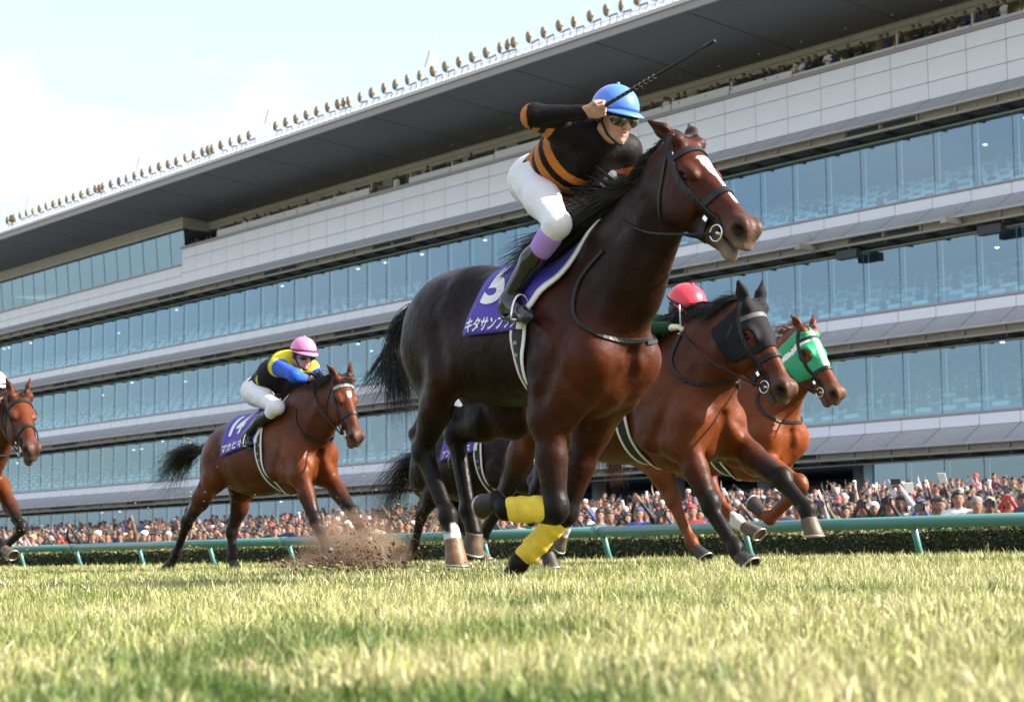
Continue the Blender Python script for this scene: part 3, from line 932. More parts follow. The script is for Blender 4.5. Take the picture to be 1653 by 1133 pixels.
WHITE_BAND = mat('white_webbing', (0.78, 0.77, 0.73), 0.6, bump=(200, 0.2, 0.002))
BLACK_BAND = mat('black_webbing', (0.016, 0.016, 0.018), 0.7, bump=(200, 0.2, 0.002))
PURPLE = mat('purple_cloth', (0.060, 0.030, 0.36), 0.62, bump=(40, 0.2, 0.006), sheen=0.1)
PRINT = mat('white_print', (0.80, 0.80, 0.80), 0.6)
YELLOW_WRAP = mat('yellow_bandage', (0.80, 0.56, 0.045), 0.75, noise=(14, 0.82, 1.08), bump=(70, 0.5, 0.006))
COATS = {}

def build_horse(sp):
    """sp: frame, photo landmarks and colours. Every landmark is (photo x, photo y, metres left of the horse's own midline)."""
    fr = sp['fr']
    A = lambda p: fr.at(p[0], p[1], p[2] if len(p) > 2 else 0.0)
    root = empty(sp.get('name', 'racehorse'), tuple(fr.O), sp['label'], 'horse', 'racehorses galloping')
    root.rotation_euler = (0, 0, fr.rotz)
    k = sp.get('scale', 1.0)
    lk = k * sp.get('leg', 1.12)
    Wi, Cr = A(sp['W']), A(sp['C'])
    d = Cr - Wi
    ang = math.atan2(d[2], d[0]) - math.atan2(0.04, -0.78)
    ca, sa = math.cos(ang), math.sin(ang)
    rump = sp.get('rump', 0.0)
    def K(x, y, z):                                   # body proportions measured from the withers
        if x < -.6: x = x + rump * min(1, (-.6 - x) / .4)
        x, y, z = x * k, y * k, z * k
        return np.array([Wi[0] + ca * x - sa * z, y, Wi[2] + sa * x + ca * z])
    AX = np.array([[ca, 0, sa], [0, 1, 0], [-sa, 0, ca]])
    def rot(a):
        c, s_ = math.cos(a), math.sin(a)
        return np.array([[c, 0, s_], [0, 1, 0], [-s_, 0, c]]) @ AX
    sm = sp.get('slim', 1.0)
    S = Sdf()
    # --- trunk
    S.ell(K(-.28, 0, -.42), np.array([.62, .285, .345]) * k * np.array([1, sm, sm]), rot(.03), .10, 'flank')
    S.ell(K(.10, 0, -.43), np.array([.40, .245, .345]) * k * np.array([1, sm, sm]), rot(-.25), .10, 'flank')
    S.ell(K(-.52, 0, -.385), np.array([.50, .275, .29]) * k * np.array([1, sm, sm]), rot(.06), .10, 'flank')
    S.ell(K(-.90, 0, -.27), np.array([.33, .265, .30]) * k, rot(-.2), .09, 'flank')
    S.cone(K(-.62, 0, -.17), K(-1.08, 0, -.24), .20 * k, .15 * k, 1.2, .08, 'top')
    S.cone(K(-.34, 0, -.135), K(.03, 0, -.105), .11 * k, .10 * k, .62, .10, 'top')
    S.cone(K(-.75, 0, -.15), K(-.30, 0, -.17), .16 * k, .14 * k, 1.3, .08, 'top')
    for s_ in (-1, 1):
        S.ell(K(-1.02, s_ * .13, -.36), np.array([.19, .135, .24]) * k, rot(-.25), .06, 'flank')
        S.ell(K(.375, s_ * .105, -.60), np.array([.125, .108, .17]) * k, rot(-.5), .04, 'chest')
        S.cone(K(.06, s_ * .165, -.20), K(.40, s_ * .165, -.52), .085 * k, .105 * k, .8, .06, 'chest')
        S.ell(K(.13, s_ * .195, -.55), np.array([.17, .085, .13]) * k, rot(.35), .035, 'flank')
        S.cone(K(-.13, s_ * .13, -.12), K(.02, s_ * .15, -.4), .10 * k, .12 * k, .7, .07, 'flank')
        S.cone(K(-.62, s_ * .17, -.30), K(-.5, s_ * .16, -.53), .10 * k, .08 * k, .8, .07, 'flank')
        S.cone(K(.03, s_ * .205, -.30), K(.34, s_ * .20, -.56), .054 * k, .068 * k, 1, .014, 'chest')
        S.cone(K(-.04, s_ * .215, -.40), K(.13, s_ * .215, -.66), .062 * k, .066 * k, 1, .014, 'flank')
        S.cone(K(.20, s_ * .20, -.60), K(.30, s_ * .165, -.72), .068 * k, .062 * k, 1, .014, 'chest')
        S.cone(K(-.66, s_ * .20, -.22), K(-.58, s_ * .20, -.50), .06 * k, .06 * k, 1, .035, 'flank')
    S.ell(K(.36, 0, -.44), np.array([.17, .16, .23]) * k, rot(-.3), .08, 'chest')
    S.ell(K(.20, 0, -.72), np.array([.25, .125, .125]) * k, rot(.12), .06, 'chest')
    S.cone(K(.24, 0, -.28), K(.36, 0, -.52), .20 * k, .16 * k, .85, .07, 'neck')
    trunk_n = len(S.P)
    # --- neck
    nk = sp['neck']
    mids, rads = [K(.13, 0, -.36)], [.30 * k]
    for c_, u_ in nk:
        a, b = A(c_), A(u_)
        mids.append((a + b) / 2); rads.append(np.linalg.norm(a - b) / 2)
    for i in range(len(mids) - 1):
        S.cone(mids[i], mids[i + 1], rads[i], rads[i + 1], (.56, .50, .46, .42, .42)[i], .09 if i == 0 else .06, 'neck')
    for s_ in (-1, 1):                                # strap muscles of the neck and the jugular groove
        S.cone(mids[-1] + np.array([-.02, s_ * .06, -.05]), K(.38, s_ * .10, -.48), .055 * k, .075 * k, 1, .05, 'neck')
        S.cone(mids[2] + np.array([0, s_ * .30 * rads[2] * 1.0, -.3 * rads[2]]), K(.30, s_ * .12, -.36), .05 * k, .07 * k, 1, .06, 'neck')
    # --- head
    po, mz = A(sp['poll']), A(sp['muz'])
    a = unit(mz - po)
    hs = np.linalg.norm(mz - po) / .64
    hy = sp.get('head_yaw', 0.0)
    a = np.array([a[0] * math.cos(hy), a[0] * math.sin(hy), a[2]])
    lat = np.array([-math.sin(hy), math.cos(hy), 0.0])
    v = unit(np.cross(a, lat)); v = v if v[2] > 0 else -v
    HX = np.stack([a, lat, v])
    def H(s, y, w): return po + hs * (a * s + lat * y + v * w)
    late = []
    def he(c, r, ang_=0.0, kk=.03, tg='face', sub=False, now=False):
        if sub and not now: late.append((he, (c, r, ang_, kk, tg, True, True))); return
        c_, s_ = math.cos(ang_), math.sin(ang_)
        ax = np.stack([a * c_ + v * s_, lat, -a * s_ + v * c_])
        S.ell(H(*c), np.array(r) * hs, ax, kk * hs, tg, sub)
    def hc(p, q, rp, rq, sy=1, kk=.03, tg='face', sub=False, now=False):
        if sub and not now: late.append((hc, (p, q, rp, rq, sy, kk, tg, True, True))); return
        S.cone(H(*p), H(*q), rp * hs, rq * hs, sy, kk * hs, tg, sub, lat)
    he((.10, 0, -.055), (.14, .088, .085), 0, .05)
    hc((.12, 0, -.075), (.50, 0, -.075), .100, .054, .80, .04)
    hc((.17, 0, -.025), (.56, 0, -.040), .052, .034, .95, .03)           # bridge of the nose
    hc((.02, 0, -.07), (.0, 0, -.14), .10, .10, .8, .05, 'neck')
    for s_ in (-1, 1):
        he((.195, s_ * .076, -.032), (.062, .030, .034), .15, .025)                # brow over the eye
        he((.20, s_ * .055, -.165), (.14, .040, .118), -.1, .03, 'cheek')                 # round cheek
        hc((.25, s_ * .066, -.085), (.42, s_ * .050, -.090), .016, .012, 1, .02)    # facial crest
        he((.585, s_ * .040, -.045), (.056, .030, .050), .2, .02, 'muzzle')          # flared nostril
        he((.606, s_ * .066, -.056), (.032, .030, .026), .35, .010, 'muzzle', True)
        hc((.02, s_ * .055, .005), (.035, s_ * .068, .03), .04, .032, 1, .03)
    he((.560, 0, -.085), (.088, .064, .078), .1, .03, 'muzzle')
    he((.625, 0, -.112), (.034, .050, .034), .2, .018, 'lip')
    mo = sp.get('mouth', .012)
    hc((.26, 0, -.225), (.53, 0, -.165 - mo), .055, .036, .75, .035, 'cheek')
    he((.575, 0, -.170 - mo), (.050, .040, .034), -.2, .02, 'lip')
    for s_ in (-1, 1):
        hc((.50, s_ * .05, -.128 - mo * .4), (.60, s_ * .05, -.130 - mo * .5), .006 + mo * .25, .008 + mo * .4, 1, .008, 'muzzle', True)
    hc((.52, 0, -.128 - mo * .4), (.66, 0, -.132 - mo * .6), .006 + mo * .25, .008 + mo * .5, 5, .006, 'muzzle', True)
    ed = sp.get('ears', ((-.5, .35, .75), (-.5, .35, .75)))
    for s_, e in zip((-1, 1), ed):
        b0 = H(.015, s_ * .055, .02)
        dv = unit(a * e[0] + lat * s_ * e[1] + v * e[2])
        tip = b0 + dv * .165 * hs
        m1 = b0 + dv * .08 * hs
        S.cone(b0, m1, .030 * hs, .034 * hs, .8, .02 * hs, 'ear')
        S.cone(m1, tip, .034 * hs, .006 * hs, .7, .012 * hs, 'ear')
        fwd = unit(np.cross(dv, np.cross(a + lat * s_ * .9, dv)))
        S.cone(m1 + fwd * .026 * hs - dv * .02, tip + fwd * .012 * hs - dv * .035, .021 * hs, .004 * hs, .8, .008, 'ear', True)
    for s_ in (-1, 1):
        he((.200, s_ * .090, -.057), (.028, .016, .017), .1, .010, 'face', True)  # eye socket
    # --- legs
    hoofs, wraps = [], []
    for key in ('nf', 'ff'):
        s_ = -1 if key == 'nf' else 1
        J = [A(p) for p in sp[key]]                         # elbow, knee, fetlock, coronet, toe
        E_, Kn, Ft, Co, To = J
        tgl = sp.get('leg_tag', 'point'); tup = 'coat'
        ps = K(.40, s_ * .155, -.55)
        S.cone(ps, E_, .125 * k, .105 * k, .8, .06, 'chest')
        S.cone(K(.10, s_ * .17, -.60), E_, .12 * k, .11 * k, .75, .05, 'flank')
        m_ = E_ * .55 + Kn * .45
        fa = unit(np.cross(unit(Kn - E_), [0, 1, 0])); fa = fa if fa[0] > 0 else -fa
        S.cone(E_, m_, .098 * k, .072 * k, .85, .03, tup)
        S.cone(m_, Kn, .072 * lk, .047 * lk, .9, .03, tgl)
        S.cone(E_ + fa * .055 + np.array([0, s_ * .02, 0]), m_ + fa * .034, .052 * k, .034 * k, .9, .014, tup)
        S.cone(E_ - fa * .060, m_ - fa * .030, .050 * k, .036 * k, .9, .014, tup)
        S.cone(K(.47, s_ * .06, -.56), E_ * .75 + Kn * .25 + fa * .02, .070 * k, .050 * k, 1, .014, 'chest')
        S.cone(E_ + fa * .035, E_ * .35 + Kn * .65 + fa * .012, .062 * k, .042 * k, .9, .03, tup)
        S.ell(Kn + fa * .012, np.array([.052, .050, .062]) * lk, None, .03, tgl)
        S.cone(Kn + unit(Kn - E_) * .03 - fa * .01, Ft, .046 * lk, .035 * lk, .8, .02, tgl)
        S.cone(Kn - fa * .03, Ft - fa * .016, .024 * lk, .022 * lk, .8, .012, tgl)
        S.ell(Ft, np.array([.046, .041, .048]) * lk, None, .02, tgl)
        S.cone(Ft, Co, .036 * lk, .040 * lk, .9, .02, sp.get(key + '_sock', tgl))
        hoofs.append((key, Co, To)); wraps.append((key, Kn, Ft))
    for key in ('nh', 'fh'):
        s_ = -1 if key == 'nh' else 1
        St, Hk, Ft, Co, To = [A(p) for p in sp[key]]        # stifle, hock, fetlock, coronet, toe
        tgl = sp.get('leg_tag', 'point')
        hip = K(-.88, s_ * .13, -.32)
        S.cone(hip, St, .225 * k, .135 * k, .62, .06, 'flank')
        bk = K(-1.10, s_ * .12, -.42)
        m_ = St * .5 + Hk * .5
        back = unit(np.cross(unit(Hk - St), [0, 1, 0])); back = back if back[0] < 0 else -back
        S.cone(bk, m_ + back * .02, .13 * k, .066 * k, .75, .06, 'flank')
        S.cone(St, m_, .115 * k, .088 * k, .75, .05, 'coat')
        S.cone(St - back * .055, m_ - back * .030, .055 * k, .040 * k, .85, .014, 'coat')
        S.cone(K(-1.06, s_ * .15, -.40), m_ + back * .035, .075 * k, .048 * k, .8, .022, 'flank')
        S.cone(m_, Hk, .084 * lk, .050 * lk, .75, .04, tgl)
        tcan = unit(Ft - Hk)
        hb = unit(-tcan + back * .9)
        pt = Hk - tcan * .055 * k + unit(back - tcan * .2) * .068 * k
        S.cone(Hk, pt, .043 * lk, .027 * lk, .8, .022, tgl)
        S.cone(pt, m_ + back * .055 * k, .022 * lk, .040 * lk, .7, .022, tgl)
        S.ell(Hk + tcan * .01, np.array([.058, .050, .068]) * lk, None, .025, tgl)
        S.cone(Hk + tcan * .03, Ft, .048 * lk, .037 * lk, .78, .02, tgl)
        S.cone(Hk + tcan * .06 + back * .026, Ft + back * .016, .026 * lk, .022 * lk, .8, .012, tgl)
        S.ell(Ft, np.array([.048, .042, .050]) * lk, None, .02, tgl)
        S.cone(Ft, Co, .038 * lk, .042 * lk, .9, .02, sp.get(key + '_sock', tgl))
        hoofs.append((key, Co, To))
    # --- soft furrows between the muscles
    for s_ in (-1, 1):
        S.cone(K(.36, s_ * .285, -.36), K(.18, s_ * .30, -.74), .036, .036, 1, .035, 'flank', True)
        S.cone(K(-.02, s_ * .315, -.28), K(.0, s_ * .315, -.66), .035, .035, 1, .06, 'flank', True)
        S.cone(K(-.70, s_ * .335, -.34), K(-.60, s_ * .325, -.62), .05, .04, 1, .07, 'flank', True)
        S.cone(K(-1.20, s_ * .26, -.45), K(-1.02, s_ * .245, -.72), .03, .02, 1, .05, 'flank', True)
    S.cone(K(.535, 0, -.52), K(.50, 0, -.80), .022, .034, 1, .045, 'chest', True)
    for f_, a_ in late: f_(*a_)
    h = sp.get('vox', .012)
    V, Fq = S.skin(h)
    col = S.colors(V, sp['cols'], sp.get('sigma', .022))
    # markings drawn by the hair itself: blaze, pale muzzle
    q = (V - po) @ HX.T / hs
    if 'blaze' in sp:
        for s0, s1, w0, w1, off in sp['blaze']:
            t_ = np.clip((q[:, 0] - s0) / (s1 - s0), 0, 1)
            w = w0 + (w1 - w0) * t_
            e = (w - np.abs(q[:, 1] - off)) / .004
            mk = np.clip(e, 0, 1) * np.clip((q[:, 0] - s0) / .012, 0, 1) * np.clip((s1 - q[:, 0]) / .02, 0, 1) * (q[:, 2] > -.07) * (q[:, 2] < .2)
            col = col * (1 - mk[:, None]) + np.array([.78, .76, .72]) * mk[:, None]
    nose = np.exp(-(((q[:, 0] - .606) / .030) ** 2 + ((np.abs(q[:, 1]) - .052) / .030) ** 2 + ((q[:, 2] + .056) / .032) ** 2) ** 1.5)  # nostril hollows: their inner shade painted dark into the colour
    col = col * (1 - np.clip(nose * 1.3, 0, 1)[:, None]) + np.array([.012, .008, .007]) * np.clip(nose * 1.3, 0, 1)[:, None]
    for key, reach in sp.get('socks', {}).items():
        Co_ = dict((a_, b_) for a_, b_, _ in hoofs)[key]
        dd = np.linalg.norm(V - Co_, axis=1) + .018 * np.sin(V[:, 0] * 55) * np.sin(V[:, 2] * 47 + V[:, 1] * 60) - .45 * (V[:, 0] - Co_[0])
        mk = np.clip((reach - dd) / .016, 0, 1) * .96
        col = col * (1 - mk[:, None]) + np.array([.74, .70, .66]) * mk[:, None]
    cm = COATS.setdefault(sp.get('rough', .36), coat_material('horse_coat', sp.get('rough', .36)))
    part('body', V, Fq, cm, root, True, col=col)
    bv = bvh_of(V, Fq)
    T = Sdf(); T.P = [p for p in S.P[:trunk_n + 1]]
    bt = bvh_of(*T.skin(.022))
    for key, c_, t_ in hoofs:
        Vh, Fh = hoof_mesh(c_, t_, .042 * lk)
        hf_ = part('hoof', Vh, Fh, sp.get('hoof_mat', {}).get(key, HORN_DARK), root, True)
        MB().tube([np.asarray(v) for v in Vh[5 * 22:6 * 22]], .0065 * lk, 5, close=True).build('horseshoe', SHOE, hf_, True)
    for s_ in (-1, 1):
        b = bmesh.new(); bmesh.ops.create_uvsphere(b, u_segments=16, v_segments=10, radius=.024 * hs)
        me = bpy.data.meshes.new('eye'); b.to_mesh(me); b.free(); me.materials.append(EYE)
        me.polygons.foreach_set('use_smooth', [True] * len(me.polygons))
        e = link(bpy.data.objects.new('eye', me), root); e.location = Vector(H(.200, s_ * .0735, -.056)); e.scale = (1.0, .72, .80); e.rotation_euler = (0, math.atan2(-a[2], a[0]), 0)
    return dict(root=root, K=K, H=H, bv=bv, bt=bt, fr=fr, k=k, hs=hs, a=a, v=v, lat=lat, po=po, mids=mids, rads=rads, A=A, wraps=dict((x[0], x[1:]) for x in wraps), sp=sp, S=S)

# --- hair
def mane(h, n=420, wind=(-.8, -.25, .12), length=.26, seed=3, s0=0.0, s1=1.0, m=None, prof=None, r=.0035, forelock=False):
    g = np.random.default_rng(seed)
    crest = [h['H'](-.02, 0, .03)]
    for c_, u_ in reversed(h['sp']['neck']):
        a, b = h['A'](c_), h['A'](u_)
        crest.append(a + (b - a) * .04)
    crest.append(h['K'](-.02, 0, -.03))
    crest = np.array(crest)
    t = np.sort(g.uniform(s0, s1, n)) * (len(crest) - 1)
    i = np.minimum(t.astype(int), len(crest) - 2); f = (t - i)[:, None]
    R = crest[i] * (1 - f) + crest[i + 1] * f
    R[:, 1] += g.normal(0, .014, n)
    for i_ in range(n):                                # set every root on the crest itself
        hit = h['bv'].ray_cast(Vector((R[i_, 0], R[i_, 1], R[i_, 2] + .10)), Vector((0, 0, -1)))
        R[i_, 2] = (hit[0].z if hit[0] is not None and hit[0].z > R[i_, 2] - .06 else R[i_, 2]) - .008
    wv = np.array(wind)
    clump = np.interp(t, np.linspace(0, len(crest), 26), g.normal(0, 1, 26))[:, None] * np.array([[.16, .20, .26]])
    Ls = length * g.uniform(.45, 1.15, n)[:, None]
    if prof: Ls *= np.interp(t / (len(crest) - 1), np.linspace(0, 1, len(prof)), prof)[:, None]
    D = wv + clump + g.normal(0, .15, (n, 3))
    Tp = R + D / np.linalg.norm(D, axis=1, keepdims=True) * Ls
    gid = np.minimum(np.arange(n) // 11, n // 11 - 1)                      # hairs gather in locks
    cen = np.stack([np.bincount(gid, Tp[:, i]) / np.bincount(gid) for i in range(3)], 1)
    Tp = Tp * .50 + cen[gid] * .50
    mid = R + np.array([-.05, 0, .02]) * Ls + (Tp - R) * .4
    nf_ = n // 16 if forelock else 0
    Rf = np.array([h['H'](.01 + .03 * g.random(), g.normal(0, .022), .035) for _ in range(nf_)])
    Tf = np.array([h['H'](.06 + .06 * g.random(), g.normal(0, .05), .050 + .03 * g.random()) for _ in range(nf_)])
    if nf_: R = np.concatenate([R, Rf]); Tp = np.concatenate([Tp, Tf]); mid = np.concatenate([mid, (Rf + Tf) / 2 + h['v'] * .02]); n = n + nf_
    V, Fq = strands(R, Tp, g.uniform(.6, 1.2, n) * r, .25, 7, .012, seed, mid, .012)
    return part('mane', V, Fq, m or HAIR, h['root'], True)

def tail(h, path, n=450, spread=.16, seed=5, m=None, r=.0035, curl=.025):
    """path: dock, middle and tip of the tail as photo points"""
    g = np.random.default_rng(seed)
    P = np.array([h['A'](p) for p in path])
    R = np.tile(P[0], (n, 1)) + g.normal(0, .018, (n, 3))
    Tp = P[-1] + (P[-2] - P[-1]) * g.uniform(-.15, .9, n)[:, None] + g.normal(0, spread, (n, 3)) * np.array([1, .7, 1])
    gid = g.integers(0, max(6, n // 16), n)
    cen = np.stack([np.bincount(gid, Tp[:, i], minlength=gid.max() + 1) / np.maximum(1, np.bincount(gid, minlength=gid.max() + 1)) for i in range(3)], 1) + g.normal(0, spread * .9, (gid.max() + 1, 3)) * np.array([1, .7, 1])
    Tp = Tp * .30 + cen[gid] * .70
    mid = P[1] + g.normal(0, spread * .20, (n, 3)) + (cen[gid] - P[-1]) * .25
    V, Fq = strands(R, Tp, g.uniform(.6, 1.3, n) * r, .12, 10, .01, seed, mid, curl)
    o = part('tail', V, Fq, m or HAIR, h['root'], True)
    c = MB().tube([P[0] + np.array([.10, 0, .03]), P[0], P[0] * .7 + P[1] * .3], [.045, .038, .018], 8)
    c.build('dock', m or HAIR, o, True)
    return o

# --- tack
def bridle(h, cheek=True, noseband=True, browband=None, reins=None, leather=None, m_brow=None):
    leather = leather or LEATHER
    Hh, bv, hs = h['H'], h['bv'], h['hs']
    root = h['root']
    def st(name, pts, w, t, close=False, m=None, par=None, **kw):
        V, Fq = strap(bv, [Hh(*p) for p in pts], w * hs, t * hs, close=close, **kw)
        return part(name, V, Fq, m or leather, par or root, False)
    R_ = lambda pts: [(s, -y, v) for s, y, v in pts][::-1]
    side = [(.50, -.075, -.125), (.40, -.085, -.12), (.28, -.10, -.10), (.14, -.11, -.07), (.05, -.10, -.02), (.0, -.06, .04)]
    bd = st('headpiece', side + [(-.02, 0, .06)] + R_(side), .036, .007)
    brow = [(.09, -.11, -.035), (.10, -.09, .01), (.105, -.04, .045)]
    st('browband', brow + [(.105, 0, .05)] + R_(brow), .034, .007, m=m_brow or browband, par=bd)
    th = [(.05, -.11, -.05), (.10, -.10, -.16), (.16, -.06, -.25)]
    st('throat_lash', th + [(.18, 0, -.28)] + R_(th), .016, .005, par=bd)
    if noseband:
        nb = [(.37, -.09, -.09), (.375, -.06, -.03), (.38, -.02, .01)]
        lo = [(.40, -.07, -.17), (.41, -.03, -.21)]
        st('noseband', nb + [(.38, 0, .015)] + R_(nb) + R_(lo) + [(.41, 0, -.22)] + lo[::-1], .036, .007, close=True, par=bd)
    for s_ in (-1, 1):
        c = Hh(.515, s_ * .066, -.135)
        u, w = h['a'], h['v']
        ring = [c + hs * .036 * (u * math.cos(t) + w * math.sin(t)) + h['lat'] * s_ * .004 for t in np.linspace(0, 2 * math.pi, 20, endpoint=False)]
        MB().tube(ring, .0042 * hs, 6, close=True).build('bit_ring', STEEL, bd, True)
        MB().box(Hh(.43, s_ * .078, -.12) + h['lat'] * s_ * .006, (.014, .003, .010), np.stack([h['a'], h['lat'], h['v']])).build('buckle', STEEL, bd)
    MB().tube([Hh(.515, -.07, -.135), Hh(.515, .07, -.135)], .007 * hs, 6).build('bit', STEEL, bd, True)
    return bd

def axis_pt(h, x): return h['K'](x, 0, -.40)

def wrap_pt(h, x, phi, off, bt=None):
    """point on the trunk at distance x from the withers, phi round from the spine (negative = right side)"""
    o = axis_pt(h, x)
    kz = unit(h['K'](x, 0, 0) - o)
    d = np.array([0, math.sin(phi), 0]) + kz * math.cos(phi)
    far = o + d * 1.2
    hit = (bt or h['bt']).ray_cast(Vector(far), Vector(-d))
    if hit[0] is None: return o + d * .3
    return np.array(hit[0]) + d * off

def wrap_strip(h, name, rail, m, off, thick=.006, n=24, mcount=3, parent=None, smooth=True, bt=None):
    """rail(v) -> (x0, x1, phi) for v in -1..1; a fitted band over the trunk"""
    V, Fq = [], []
    vs = np.linspace(-1, 1, n)
    for v in vs:
        x0, x1, ph = rail(v)
        for j in range(mcount + 1):
            V.append(wrap_pt(h, x0 + (x1 - x0) * j / mcount, ph, off, bt))
    for i in range(n - 1):
        for j in range(mcount):
            a = i * (mcount + 1) + j
            Fq.append((a, a + 1, a + mcount + 2, a + mcount + 1))
    o = part(name, V, Fq, m, parent or h['root'], smooth)
    md = o.modifiers.new('thickness', 'SOLIDIFY'); md.thickness = thick; md.offset = 0
    return o

def number_cloth(h, rear, front, phib, phit, texts, pt_rear_top=None, band=.05, rail=None):
    """purple cloth over the back with white lettering on the right flank; rear/front: x at (spine, hem)"""
    def R_(v):
        s = abs(v)
        return (rear[0] + (rear[1] - rear[0]) * s, front[0] + (front[1] - front[0]) * min(1, s * 1.12) ** .9, v * phib)
    R_ = rail or R_
    o = wrap_strip(h, 'number_cloth', R_, PURPLE, .020, .006, 40, 14)
    def edge(v):
        x0, x1, ph = R_(v)
        return (x1 + .002, x1 + .040, ph)
    wrap_strip(h, 'white_edging', edge, WHITE_BAND, .026, .014, 40, 2, parent=o)
    for txt, u0, v0, size, sx, weight in texts:
        cu = bpy.data.curves.new('lettering', 'FONT')
        cu.body = txt; cu.size = 1.0; cu.offset = weight; cu.resolution_u = 4
        tmp = bpy.data.objects.new('tmp_text', cu); COL.objects.link(tmp)
        dg = bpy.context.evaluated_depsgraph_get()
        me = bpy.data.meshes.new_from_object(tmp.evaluated_get(dg))
        bpy.data.objects.remove(tmp)
        b = bmesh.new(); b.from_mesh(me)
        bmesh.ops.triangulate(b, faces=b.faces)
        for _ in range(2):
            lng = [e for e in b.edges if e.calc_length() > .22]
            if lng: bmesh.ops.subdivide_edges(b, edges=lng, cuts=1); bmesh.ops.triangulate(b, faces=b.faces)
        for vt in b.verts:
            x, y = vt.co.x * size * sx, vt.co.y * size
            v = v0 - y / (phib * .38)
            x0, x1, ph = R_(-max(0.02, v))
            vt.co = Vector(wrap_pt(h, x0 + u0 + x, ph, .0275))
        me2 = bpy.data.meshes.new('lettering'); b.to_mesh(me2); b.free(); me2.materials.append(PRINT)
        link(bpy.data.objects.new('lettering', me2), o)
        bpy.data.meshes.remove(me)
    return o

def girth(h, x, dx=.075, phi0=.9, off=.012):
    def R_(v): return (x, x + dx, math.pi + v * (math.pi - phi0))
    g_ = wrap_strip(h, 'girth', R_, BLACK_BAND, off, .008, 50, 3)
    for xo in (-.014, dx + .0):
        wrap_strip(h, 'white_edging', lambda v, xo=xo: (x + xo, x + xo + .016, math.pi + v * (math.pi - phi0)), WHITE_BAND, off + .003, .010, 50, 1, parent=g_)
    for ph in (1.75, 1.95):
        p = wrap_pt(h, x + dx / 2, -ph, off + .01)
        MB().box(p, (.012, .004, .009)).build('buckle', LAMPG, g_)
    return g_

# ------------------------------------------------------------------ the leading horse
BAY_SUN_SHADE = dict(coat=(.030, .0070, .0028), flank=(.0105, .0029, .0016), top=(.0055, .0028, .0024), neck=(.0135, .0034, .0017), chest=(.066, .0145, .0044), face=(.070, .0165, .0064), cheek=(.020, .0050, .0026), ear=(.040, .012, .007),
           muzzle=(.045, .018, .013), lip=(.34, .26, .20), point=(.0065, .0048, .0044))  # dark bay; sun painted into chest and face, shade into neck, cheek, flank
FL = Frame(0.0, 9.7)
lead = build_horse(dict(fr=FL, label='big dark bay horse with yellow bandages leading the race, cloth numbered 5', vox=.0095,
    W=(905, 418), C=(754, 433),
    neck=[((956, 388), (1046, 500)), ((1013, 326), (1064, 428)), ((1058, 266), (1086, 378))],
    poll=(1100, 232), muz=(1224, 366), mouth=.014, ears=((-.95, .62, .02), (-.95, .4, .1)), leg=1.20, rump=.09, slim=.93, sigma=.038,
    nf=[(885, 672, -.185), (897, 820, -.18), (815, 822, -.29), (801, 806, -.29), (778, 812, -.29)],
    ff=[(955, 690, .17), (912, 826, .12), (838, 908, .02), (830, 922, .02), (814, 939, .02)],
    nh=[(722, 600, -.20), (682, 726, -.15), (723, 832, -.14), (731, 872, -.14), (735, 913, -.14)],
    fh=[(830, 668, .17), (735, 698, .12), (756, 823, .10), (765, 860, .10), (760, 890, .10)],
    cols=BAY_SUN_SHADE, blaze=[(.15, .29, .042, .015, .0), (.28, .47, .014, .010, .004)],
    socks=dict(nh=.075), hoof_mat=dict(nh=HORN_TAN, fh=HORN, nf=HORN_DARK, ff=HORN_DARK), nh_sock='point'))
mane(lead, 3000, (-.88, -.36, -.10), .58, 3, r=.0040, prof=(.14, .16, .36, 1.0, 1.0, .5))
mane(lead, 420, (-.95, -.28, .16), .62, 4, s0=.45, s1=.8, r=.0034)
tail(lead, [(682, 500), (622, 520), (640, 610), (655, 655)], 900, .085, 5)
tail(lead, [(672, 512), (632, 560), (620, 610), (578, 612)], 160, .07, 6)
bridle(lead)
for key in ('nf', 'ff'):
    Kn, Ft = lead['wraps'][key]
    b_ = Sdf()
    d_ = Ft - Kn
    b_.cone(Kn + d_ * .22, Kn + d_ * .92, .047, .047, .85, .02)
    tilt = unit(np.cross(d_, [0, 1.0, 0])) * .012
    for i_ in range(7):                                # overlapping turns
        c0, c1 = Kn + d_ * (.20 + .095 * i_), Kn + d_ * (.30 + .095 * i_)
        g0 = .004 * math.sin(i_ * 2.1)
        b_.cone(c0 + tilt, c1 - tilt, .058 + g0, .0520 + g0, .86, .004)
    part('yellow_bandage', *b_.skin(.0075), YELLOW_WRAP, lead['root'])
number_cloth(lead, (-.33, -.43), (.36, .0), 1.52, 0, [('5', .05, .62, .31, 1.0, .045), ('キタサンブラック', .012, .95, .100, .585, .030)])
girth(lead, -.04)


# ------------------------------------------------------------------ jockeys
SKIN = mat('skin', (0.52, 0.28, 0.19), 0.48, noise=(25, 0.9, 1.08), spec=0.4)
LIPS = mat('face_skin', (0.52, 0.28, 0.19), 0.48, attr='Col', spec=0.4)
SILK = mat('racing_silk', (0.1, 0.1, 0.1), 0.6, attr='Col', bump=(16, 0.7, 0.016), spec=0.15)
BREECH = mat('white_breeches', (0.76, 0.75, 0.79), 0.6, bump=(13, 0.6, 0.02))
BOOT = mat('boot_leather', (0.012, 0.012, 0.014), 0.16, spec=0.6, bump=(14, 0.25, 0.01))
GOGGLE = mat('goggle_lens', (0.03, 0.028, 0.012), 0.05, spec=0.9, coat=0.6)
GLOVE = mat('cream_glove', (0.72, 0.66, 0.48), 0.7)

